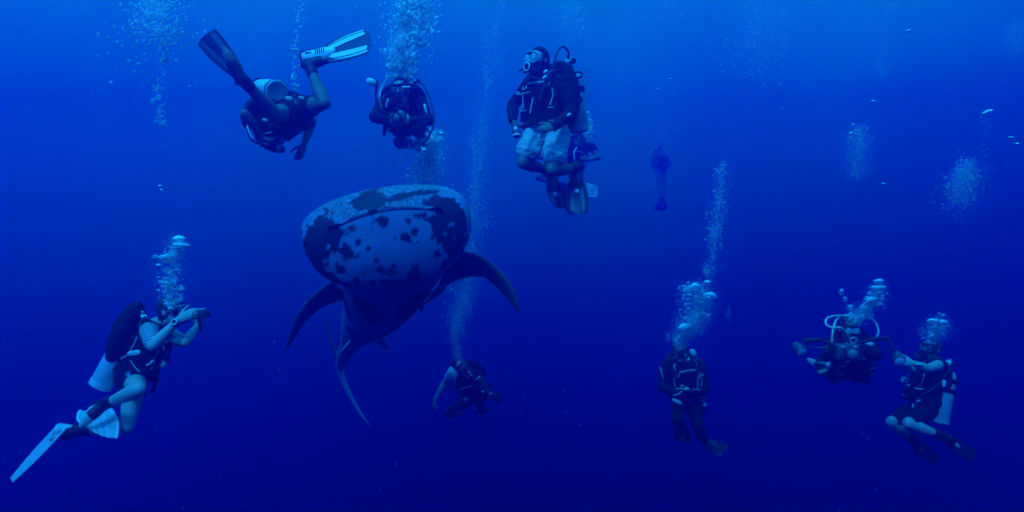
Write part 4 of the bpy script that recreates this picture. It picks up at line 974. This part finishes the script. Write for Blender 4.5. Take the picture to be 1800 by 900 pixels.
    def flat_fin(nm, lead, trail, th, mat_):
        g = MB(); rings = []; k = len(lead)
        lead = curve_pts([P(*q) if isinstance(q, tuple) else q for q in lead], 24); trail = curve_pts([P(*q) if isinstance(q, tuple) else q for q in trail], 24)
        for i, (a, b) in enumerate(zip(lead, trail)):
            t = i / (len(lead) - 1); c = b - a; sp_ = (lead[min(i + 1, len(lead) - 1)] - lead[max(0, i - 1)]).normalized(); n_ = c.cross(sp_).normalized(); h = th * (1 - .82 * t)
            ring = []
            for j in range(20):
                an = 2 * math.pi * j / 20; x = .5 - .5 * math.cos(an); y = math.sin(an) * h * (1 - x * .75) * (1 if abs(math.sin(an)) > 0 else 0)
                ring.append(a + c * x + n_ * y)
            rings.append(ring)
        g.loft(rings); return g.build(nm, mat_, root, O)
    fm = mat('whale_shark_fin', (0.026, 0.031, 0.036), 0.55, 0.8, 6, 0.5); fp = mat('whale_shark_pale_fin', (0.36, 0.39, 0.39), 0.55, 0.3, 6, 0.1)
    flat_fin('pectoral_fin', [(800, 440, 7.15), (832, 446, 7.1), (862, 461, 7.05), (888, 486, 7.0), (906, 516, 6.95), (915, 547, 6.95)], [(765, 512, 7.7), (800, 494, 7.55), (842, 486, 7.35), (868, 500, 7.2), (889, 522, 7.05), (910, 549, 6.97)], .085, fm)
    flat_fin('pectoral_fin', [(585, 494, 7.5), (562, 511, 7.5), (538, 533, 7.5), (519, 562, 7.5), (507, 593, 7.55), (501, 613, 7.6)], [(622, 530, 8.2), (592, 530, 8.05), (557, 547, 7.85), (533, 571, 7.7), (516, 598, 7.65), (504, 614, 7.62)], .075, fm)
    c, f, u, r = frame(2.9); flat_fin('dorsal_fin', [c + u * .25 + f * .30, c + u * .60 - f * .05, c + u * .78 - f * .28], [c + u * .25 - f * .42, c + u * .50 - f * .40, c + u * .74 - f * .36], .06, fm)
    c, f, u, r = frame(4.0); flat_fin('second_dorsal_fin', [c + u * .14 + f * .12, c + u * .26 - f * .02, c + u * .34 - f * .12], [c + u * .14 - f * .18, c + u * .24 - f * .17, c + u * .33 - f * .15], .03, fm)
    for sg in (-1, 1):
        c, f, u, r = frame(3.5); q = c + r * (sg * .20) - u * .20
        flat_fin('pelvic_fin', [q + f * .12, q + r * (sg * .10) - u * .08 - f * .05, q + r * (sg * .11) - u * .13 - f * .14], [q - f * .20, q + r * (sg * .06) - u * .07 - f * .20, q + r * (sg * .105) - u * .125 - f * .17], .03, fp)
    flat_fin('tail_fin', [(592, 634, 10.60), (598, 662, 10.69), (612, 694, 10.82), (631, 726, 11.00), (651, 750, 11.19)], [(606, 640, 10.82), (606, 662, 11.05), (619, 694, 11.14), (637, 727, 11.19), (653, 751, 11.23)], .05, fp)
    flat_fin('tail_fin', [(604, 648, 10.60), (592, 622, 10.82), (583, 592, 11.19), (577, 566, 11.54)], [(596, 642, 10.91), (585, 618, 11.28), (577, 590, 11.63), (573, 564, 11.72)], .05, fm)
    for px, py in ((534, 424), (822, 414)):
        hit = bvh.ray_cast(Vector((0, 0, 0)), P(px + (4 if px < 700 else -5), py, 1).normalized())
        if hit[0]:
            g = MB(); g.ellipsoid(hit[0], Vector((.026, 0, 0)), Vector((0, .026, 0)), Vector((0, 0, .026))); g.build('eye', M_RUB, root, O)
    # sucker fish riding under the fins
    for k, (a, b, lab) in enumerate((((790, 494, 7.35), (742, 538, 7.5), 'dark sucker fish hanging under the right hand fin of the whale shark'), ((655, 545, 8.4), (661, 575, 8.6), 'small sucker fish below the belly shadow of the whale shark'))):
        A_, B_ = P(*a), P(*b); d = (B_ - A_); o = empty('sucker_fish', A_); tag(o, lab, 'fish', 'sucker fish')
        Ln = d.length; rr = [.004, .022, .034, .038, .034, .024, .012, .006]
        g = MB(); g.tube([A_ + d * (i / 7) for i in range(8)], [q * Ln / .42 for q in rr], 14, flat=.75); fb = g.build('body', mat('sucker_fish_skin', (0.035, 0.04, 0.045), .5, .4, 12), o, A_)
        sd = d.normalized().cross(Vector((0, 1, 0))).normalized()
        g = MB(); g.loft([[B_ - d * .03 + sd * .008, B_ - d * .03 - sd * .008, B_ - d * .03 - sd * .008 + Vector((0, .006, 0)), B_ - d * .03 + sd * .008 + Vector((0, .006, 0))], [B_ + d * .14 + sd * .065 * Ln / .42, B_ + d * .10 - sd * .065 * Ln / .42, B_ + d * .10 - sd * .065 * Ln / .42 + Vector((0, .004, 0)), B_ + d * .14 + sd * .065 * Ln / .42 + Vector((0, .004, 0))]]); g.build('tail', fm, o, A_)
        g = MB(); g.tube([A_ + d * .1 + Vector((0, -.034, .008)) * Ln / .42, A_ + d * .5 + Vector((0, -.038, .008)) * Ln / .42, A_ + d * .85 + Vector((0, -.02, .004)) * Ln / .42], .005, 6); g.build('flank_stripe', M_WEB, fb, A_)
whale_shark()

# ---------------------------------------------------------------- air bubbles
def ico(sub):
    bm = bmesh.new(); bmesh.ops.create_icosphere(bm, subdivisions=sub, radius=1)
    v = np.array([tuple(q.co) for q in bm.verts]); f = np.array([[q.index for q in p.verts] for p in bm.faces]); bm.free(); return v, f
ICO = {k: ico(k) for k in (1, 2, 3)}

def raw_mesh(name, v, f):
    me = bpy.data.meshes.new(name); me.vertices.add(len(v)); me.vertices.foreach_set('co', v.astype(np.float32).ravel())
    me.loops.add(f.size); me.loops.foreach_set('vertex_index', f.astype(np.int32).ravel())
    me.polygons.add(len(f)); me.polygons.foreach_set('loop_start', (np.arange(len(f)) * 3).astype(np.int32))
    try: me.polygons.foreach_set('loop_total', np.full(len(f), 3, np.int32))
    except Exception: pass
    me.update(calc_edges=True); me.shade_smooth(); return me

def bubble_mat():
    m = bpy.data.materials.new('air_bubble'); m.use_nodes = True; nt = m.node_tree; N, L = nt.nodes.new, nt.links.new
    for n in list(nt.nodes): nt.nodes.remove(n)
    gl = N('ShaderNodeBsdfGlass'); gl.inputs['IOR'].default_value = 0.752; gl.inputs['Roughness'].default_value = 0.03
    df = N('ShaderNodeBsdfTranslucent'); df.inputs[0].default_value = (0.9, 0.95, 0.95, 1)
    d2 = N('ShaderNodeBsdfDiffuse'); d2.inputs[0].default_value = (0.9, 0.95, 0.95, 1)
    mm = N('ShaderNodeMixShader'); mm.inputs[0].default_value = .5; L(df.outputs[0], mm.inputs[1]); L(d2.outputs[0], mm.inputs[2])
    mx = N('ShaderNodeMixShader'); mx.inputs[0].default_value = BUB_DIFF; L(gl.outputs[0], mx.inputs[1]); L(mm.outputs[0], mx.inputs[2])
    o = N('ShaderNodeOutputMaterial'); L(mx.outputs[0], o.inputs[0]); return m
def mist_mat():
    m = bpy.data.materials.new('fine_bubbles'); m.use_nodes = True; nt = m.node_tree; N, L = nt.nodes.new, nt.links.new
    for n in list(nt.nodes): nt.nodes.remove(n)
    tr = N('ShaderNodeBsdfTransparent')
    df = N('ShaderNodeBsdfTranslucent'); df.inputs[0].default_value = (0.97, 0.99, 1, 1); d2 = N('ShaderNodeBsdfDiffuse'); d2.inputs[0].default_value = (0.97, 0.99, 1, 1)
    d2 = N('ShaderNodeBsdfGlossy'); d2.inputs['Roughness'].default_value = .25
    mm = N('ShaderNodeMixShader'); mm.inputs[0].default_value = .5; L(df.outputs[0], mm.inputs[1]); L(d2.outputs[0], mm.inputs[2])
    mx = N('ShaderNodeMixShader'); mx.inputs[0].default_value = .5; L(tr.outputs[0], mx.inputs[1]); L(mm.outputs[0], mx.inputs[2])
    o = N('ShaderNodeOutputMaterial'); L(mx.outputs[0], o.inputs[0]); return m
BUB_DIFF = 0.45
M_BUB, M_MIST = bubble_mat(), mist_mat()
BUB_DIFF = 0.05
M_BIG = bubble_mat(); M_BIG.name = 'large_air_bubble'
RNG = np.random.default_rng(11)

def swarm(name, pts, rad, sub, flat, tilt, material, jit=.25):
    """many flattened bubbles in one mesh: pts (n,3), rad (n)"""
    V0, F0 = ICO[sub]; n = len(pts)
    v = np.repeat(V0[None], n, 0).copy()
    v *= (1 + jit * .4 * np.sin(v[:, :, [1, 2, 0]] * RNG.uniform(2, 4, (n, 1, 1)) + RNG.uniform(0, 6, (n, 1, 3))))
    fl = RNG.uniform(flat[0], flat[1], n); v[:, :, 2] *= fl[:, None]; el = RNG.uniform(.9, 1.35, n); v[:, :, 0] *= el[:, None]
    v[:, :, 2] -= .25 * fl[:, None] * (v[:, :, 0] ** 2 + v[:, :, 1] ** 2)                       # cap shape
    a = np.radians(RNG.normal(tilt, 16, n)); b = RNG.normal(0, .25, n); c, s_ = np.cos(a)[:, None], np.sin(a)[:, None]
    x, z = v[:, :, 0] * c - v[:, :, 2] * s_, v[:, :, 0] * s_ + v[:, :, 2] * c
    cb, sb = np.cos(b)[:, None], np.sin(b)[:, None]; y = v[:, :, 1] * cb - z * sb; z = v[:, :, 1] * sb + z * cb
    v = np.stack([x, y, z], 2) * rad[:, None, None] + pts[:, None, :]
    f = (F0[None] + (np.arange(n) * len(V0))[:, None, None]).reshape(-1, 3)
    o = bpy.data.objects.new(name, raw_mesh(name, v.reshape(-1, 3), f)); COL.objects.link(o); o.data.materials.append(material); o['kind'] = 'stuff'; return o

def plume(label, path, n, size, mist=0, msize=(.35, .8), flat=(.35, .8), tilt=0, sub=2, wgt=None, clump=0.0, dens=1.6):
    """path: (px, py, Y, half width in picture px); size: radius range in picture px"""
    path = [np.array(q, float) for q in path]
    def sample(k, spread=1.0):
        L = np.array([np.linalg.norm((b - a)[:2]) for a, b in zip(path, path[1:])]); w = L * (np.array(wgt) if wgt else 1); w = w / w.sum()
        i = RNG.choice(len(w), k, p=w); t = RNG.uniform(0, 1, k)
        if clump: t = (np.floor(t * 6) + .5 + RNG.normal(0, .5 - .4 * clump, k)) / 6
        q = np.array([path[a] + (path[a + 1] - path[a]) * b for a, b in zip(i, t)])
        r = np.abs(RNG.normal(0, .52, k)).clip(0, 1.7) * spread; th = RNG.uniform(0, 2 * np.pi, k)
        nc = max(6, k // 60); ci = RNG.integers(0, nc, k); loose = RNG.uniform(0, 1, k) < .45                # puffs: each breath keeps together
        q = np.where(loose[:, None], q, q[ci]); r = np.where(loose, r, r[ci]); th = np.where(loose, th, th[ci]); sp = np.where(loose, .12, RNG.choice([.12, .25, .4], nc)[ci])
        px = q[:, 0] + q[:, 3] * (r * np.cos(th) + RNG.normal(0, 1, k) * sp); py = q[:, 1] + RNG.normal(0, 1, k) * q[:, 3] * (sp + .12) * 1.3; Y = q[:, 2] + q[:, 3] * .000778 * q[:, 2] * r * np.sin(th)
        pts = np.stack([(px - 900) / 900 * HALF * Y, Y, (450 - py) / 900 * HALF * Y], 1); return pts, .000778 * Y
    n = int(n * dens); mist = int(mist * dens)
    p, u = sample(n); rad = np.exp(RNG.uniform(math.log(size[0]), math.log(size[1]), n)) * u
    o = swarm('bubble_plume', p, rad, sub, flat, tilt, M_BUB); o['label'] = label
    if mist:
        mist = int(mist * 2.2); p, u = sample(mist, 1.35); rad = RNG.uniform(msize[0], msize[1], mist) * u * .8
        o2 = swarm('fine_bubbles', p, rad, 1, (.6, 1), tilt, M_MIST); o2['label'] = 'fine bubbles: ' + label
    return o

# from the photographer low on the left
plume('bubbles rising from the lower left photographer', [(303, 540, 6.05, 14), (296, 510, 6.05, 20), (296, 480, 6.05, 26), (302, 450, 6.05, 24), (314, 424, 6.05, 17)], 230, (1.2, 6.5), 700, (.4, 1.0), (.22, .5), 4)
plume('drifting stream of bubbles at upper left', [(280, 220, 6.3, 14), (279, 160, 6.3, 12), (283, 100, 6.3, 13), (290, 60, 6.3, 22)], 150, (.9, 3.2), 60, flat=(.25, .5), tilt=38)
plume('cloud of bubbles at the upper left edge of the water', [(275, 60, 6.3, 60), (272, 25, 6.3, 75), (268, -12, 6.3, 80)], 480, (1.0, 4.0), 900, flat=(.25, .5), tilt=38)
plume('thin scatter of bubbles below the upper left stream', [(275, 300, 6.6, 34), (290, 230, 6.6, 42), (300, 120, 6.6, 45)], 60, (.5, 1.3), 0, flat=(.3, .6), tilt=25, sub=1)
# from the head down diver
plume('thin bubble stream rising from the head down diver', [(517, 165, 6.7, 5), (516, 110, 6.7, 7), (522, 65, 6.7, 9), (531, 20, 6.7, 13), (534, -12, 6.7, 15)], 120, (.9, 3.0), 90, flat=(.3, .6), tilt=40)
# the thick white column above the frontal diver
plume('thick white bubble column above the frontal diver', [(716, 132, 7.0, 26), (706, 105, 7.0, 30), (716, 75, 7.0, 32), (726, 40, 7.0, 28), (730, -14, 7.0, 26)], 900, (1.4, 5.2), 3500, msize=(.6, 1.3), flat=(.4, .9), tilt=45, wgt=(.8, .9, 1.2, 1.9))
plume('loose bubbles beside the thick column', [(690, 130, 7.1, 16), (686, 100, 7.1, 18), (684, 40, 7.1, 34), (680, -10, 7.1, 44)], 120, (.7, 2.4), 60, flat=(.4, .9), tilt=45)
# behind the shark
plume('bubbles rising behind the head of the whale shark', [(748, 335, 8.2, 30), (748, 300, 8.2, 32), (756, 265, 8.2, 28), (764, 238, 8.2, 20)], 480, (1.0, 4.0), 2200, (.45, 1.0), (.35, .8), 10)
plume('long bubble column from the diver below the whale shark', [(808, 632, 8.5, 7), (800, 600, 8.5, 12), (805, 560, 8.6, 20), (818, 510, 8.7, 24), (828, 440, 8.9, 22), (834, 360, 9.1, 22), (840, 280, 9.3, 22), (848, 210, 9.5, 20), (870, 100, 9.8, 24), (884, 0, 10, 30)], 620, (.6, 1.8), 5200, (.35, .75), (.4, .9), 0, sub=1, wgt=(1.2, 1.4, 1.8, 1.8, 1.4, 1.1, .9, .7, .3))
# above and beside the upright divers
plume('small far cluster of bubbles at the top centre', [(1012, 60, 11, 22), (1010, 30, 11, 22), (1014, 8, 11, 18)], 60, (.7, 2.6), 420, (.5, 1.0))
plume('pale bubbles beside the tank of the diver in shorts', [(1034, 244, 9.0, 8), (1036, 222, 9.0, 8), (1031, 198, 9.0, 5)], 90, (1.0, 3.4), 300, (.5, 1.0), (.5, 1), 20)
plume('bubbles above the distant diver', [(1162, 250, 23, 5), (1172, 200, 23, 16), (1178, 145, 23, 16)], 40, (.7, 1.8), 320, (.6, 1.2))
plume('narrow tall bubble column right of centre', [(1247, 486, 9.2, 14), (1256, 420, 9.2, 20), (1264, 350, 9.2, 18), (1270, 288, 9.2, 13)], 300, (.7, 2.2), 650, (.4, .8), (.4, .9), 5, sub=1)
plume('bubbles rising from the upright diver at lower right of centre', [(1194, 604, 7.7, 12), (1202, 585, 7.7, 16), (1224, 560, 7.7, 24), (1230, 530, 7.7, 24), (1226, 505, 7.7, 20)], 190, (1.0, 5.0), 2600, (.45, 1.0), (.3, .7), 14)
plume('bubbles rising from the photographer with strobes', [(1496, 566, 7.3, 12), (1512, 552, 7.3, 18), (1532, 536, 7.3, 17), (1544, 508, 7.3, 12)], 90, (1.0, 4.5), 900, (.45, 1.0), (.35, .8), 20)
plume('puff of bubbles above the far right diver', [(1644, 592, 7.6, 14), (1646, 578, 7.6, 20), (1648, 566, 7.6, 16)], 60, (1.0, 4.2), 700, (.45, 1.0), (.3, .6), 4)
plume('hazy bubble cluster at right', [(1506, 312, 11, 20), (1508, 270, 11, 24), (1510, 228, 11, 20)], 180, (.8, 2.2), 900, (.45, .9), (.3, .6), 10, sub=1)
plume('slanting bubble cloud near the right edge', [(1684, 352, 10, 32), (1692, 325, 10, 38), (1706, 292, 10, 22)], 260, (.9, 2.6), 1300, (.5, 1.0), (.3, .6), 18, sub=1)
plume('sparse bubbles over the slanting cloud', [(1724, 270, 10, 20), (1734, 225, 10, 18), (1738, 196, 10, 10)], 24, (.7, 1.8), 30, flat=(.2, .4), tilt=12, sub=1)
plume('wide faint bubble cloud at the top right', [(1340, 100, 12, 70), (1344, 50, 12, 85), (1350, -10, 12, 95)], 420, (.8, 2.4), 1500, (.5, 1.0), (.3, .6), 40, sub=1)
plume('faint bubble trail at the top right', [(1548, 130, 12, 20), (1556, 60, 12, 24), (1566, -10, 12, 26)], 60, (.6, 1.8), 500, (.5, 1.0), (.3, .6), 20, sub=1)
plume('faint bubble haze at the right edge of the top', [(1784, 90, 12, 22), (1786, 50, 12, 26)], 10, (.5, 1.2), 500, (.5, 1.0), sub=1)
plume('faint bubble haze at the top right of centre', [(1176, 30, 14, 40), (1182, -8, 14, 50)], 20, (.5, 1.2), 900, (.5, 1.1), sub=1)

plume('added pale wisps of bubbles softening the distant diver', [(1150, 330, 22.5, 14), (1152, 290, 22.5, 18), (1160, 262, 22.5, 14)], 10, (.5, 1.1), 260, (.4, .9), sub=1)  # added in front of the distant diver to pale it like haze

# the largest single bubbles
def big(label, px, py, Y, w, h, tilt=0, dome=.35):
    u = .000778 * Y; V0, F0 = ICO[3]; v = V0.copy(); a = R(tilt)
    v *= 1 + .06 * np.sin(v[:, [1, 2, 0]] * 3.3 + RNG.uniform(0, 6, 3)); v[:, 2] -= dome * (v[:, 0] ** 2 + v[:, 1] ** 2) * .9
    v = v * np.array([w, w, h]) * u / 2
    v = np.stack([v[:, 0] * math.cos(a) - v[:, 2] * math.sin(a), v[:, 1], v[:, 0] * math.sin(a) + v[:, 2] * math.cos(a)], 1)
    o = bpy.data.objects.new('air_bubble', raw_mesh('air_bubble', v, F0)); COL.objects.link(o); o.location = P(px, py, Y); o.data.materials.append(M_BIG); tag(o, label, 'bubble', 'large single bubbles')
for a in (('bright dome bubble on top of the lower left bubble column', 315, 419, 6.0, 26, 11, 0), ('second flat bubble just under the bright dome at lower left', 318, 430, 6.0, 34, 10, -6), ('curved bubble on the left side of the lower left column', 287, 452, 6.0, 26, 10, 18), ('small flat bubble low in the lower left column', 298, 497, 6.0, 24, 6, 3), ('round bubble over the mask of the lower left photographer', 300, 543, 5.9, 12, 9, 10),
          ('mushroom shaped bubble at top left of the lower right column', 1221, 505, 7.6, 23, 17, 0), ('small cap bubble beside the mushroom shaped bubble', 1243, 496, 7.6, 15, 8, 0), ('wide dome bubble on the right of the lower right column', 1247, 521, 7.6, 27, 18, 4), ('slanted sheet bubble above the head of the upright diver', 1201, 575, 7.6, 28, 14, 25),
          ('cap bubble highest above the strobe photographer', 1545, 494, 7.2, 20, 9, 0), ('second cap bubble below the highest one at right', 1541, 505, 7.2, 22, 8, -4), ('flat bubble right of the strobe photographer hoses', 1531, 526, 7.2, 24, 10, 12), ('lone bubble high over the pale looped hoses', 1479, 513, 7.2, 9, 12, -25), ('lower lone bubble over the pale looped hoses', 1485, 526, 7.2, 9, 9, 20), ('small bubble nearest the pale hose loop', 1495, 540, 7.2, 11, 8, -30),
          ('cap bubble above the far right diver', 1640, 563, 7.5, 22, 9, 5), ('second cap bubble right of the far right diver bubbles', 1656, 566, 7.5, 24, 9, -3),
          ('flattened bubble high near the right edge', 1737, 195, 9, 19, 5, 14), ('long flat bubble under the one near the right edge', 1731, 199, 9, 13, 4, 8), ('flat bubble at the right edge of the water', 1777, 242, 9, 14, 4, -8), ('smaller flat bubble lowest at the right edge', 1787, 252, 9, 11, 3, 0), ('lone flat bubble at the top right', 1597, 54, 9, 10, 5, 15), ('lone bubble in mid water at right', 1535, 178, 10, 10, 4, -5), ('dark lone bubble below the hazy cluster at right', 1553, 323, 10, 8, 4, 0), ('lone bubble over the hazy cluster at right', 1500, 219, 10, 8, 4, 10), ('lone bubble left of the hazy cluster', 1495, 234, 10, 8, 4, 15),
          ('pair of bubbles under the upper left stream, upper one', 281, 327, 6.5, 7, 4, 20), ('pair of bubbles under the upper left stream, lower one', 284, 334, 6.5, 7, 4, 0),
          ('white cap bubble under the frontal diver', 754, 229, 7.0, 10, 7, 0), ('flat cap bubble right of the frontal diver hose', 775, 235, 7.0, 14, 6, 0), ('cap bubble left of the hose end', 738, 260, 7.0, 12, 6, 0), ('bubble crossing the hose end', 745, 263, 7.0, 12, 7, -20),
          ('leftmost bubble above the distant diver', 1156, 157, 15, 7, 4, 0), ('topmost bubble above the distant diver', 1178, 139, 15, 6, 4, 0)):
    big(*a)

# specks drifting everywhere in the water
n = 3000; Y = RNG.uniform(1.6, 14, n) ; px, py = RNG.uniform(-250, 2050, n), RNG.uniform(-20, 1100, n)
pts = np.stack([(px - 900) / 900 * HALF * Y, Y, (450 - py) / 900 * HALF * Y], 1)
o = swarm('drifting_specks', pts, RNG.uniform(.0004, .0014, n), 1, (.5, 1), 0, M_MIST); o['label'] = 'plankton and specks drifting in the water'
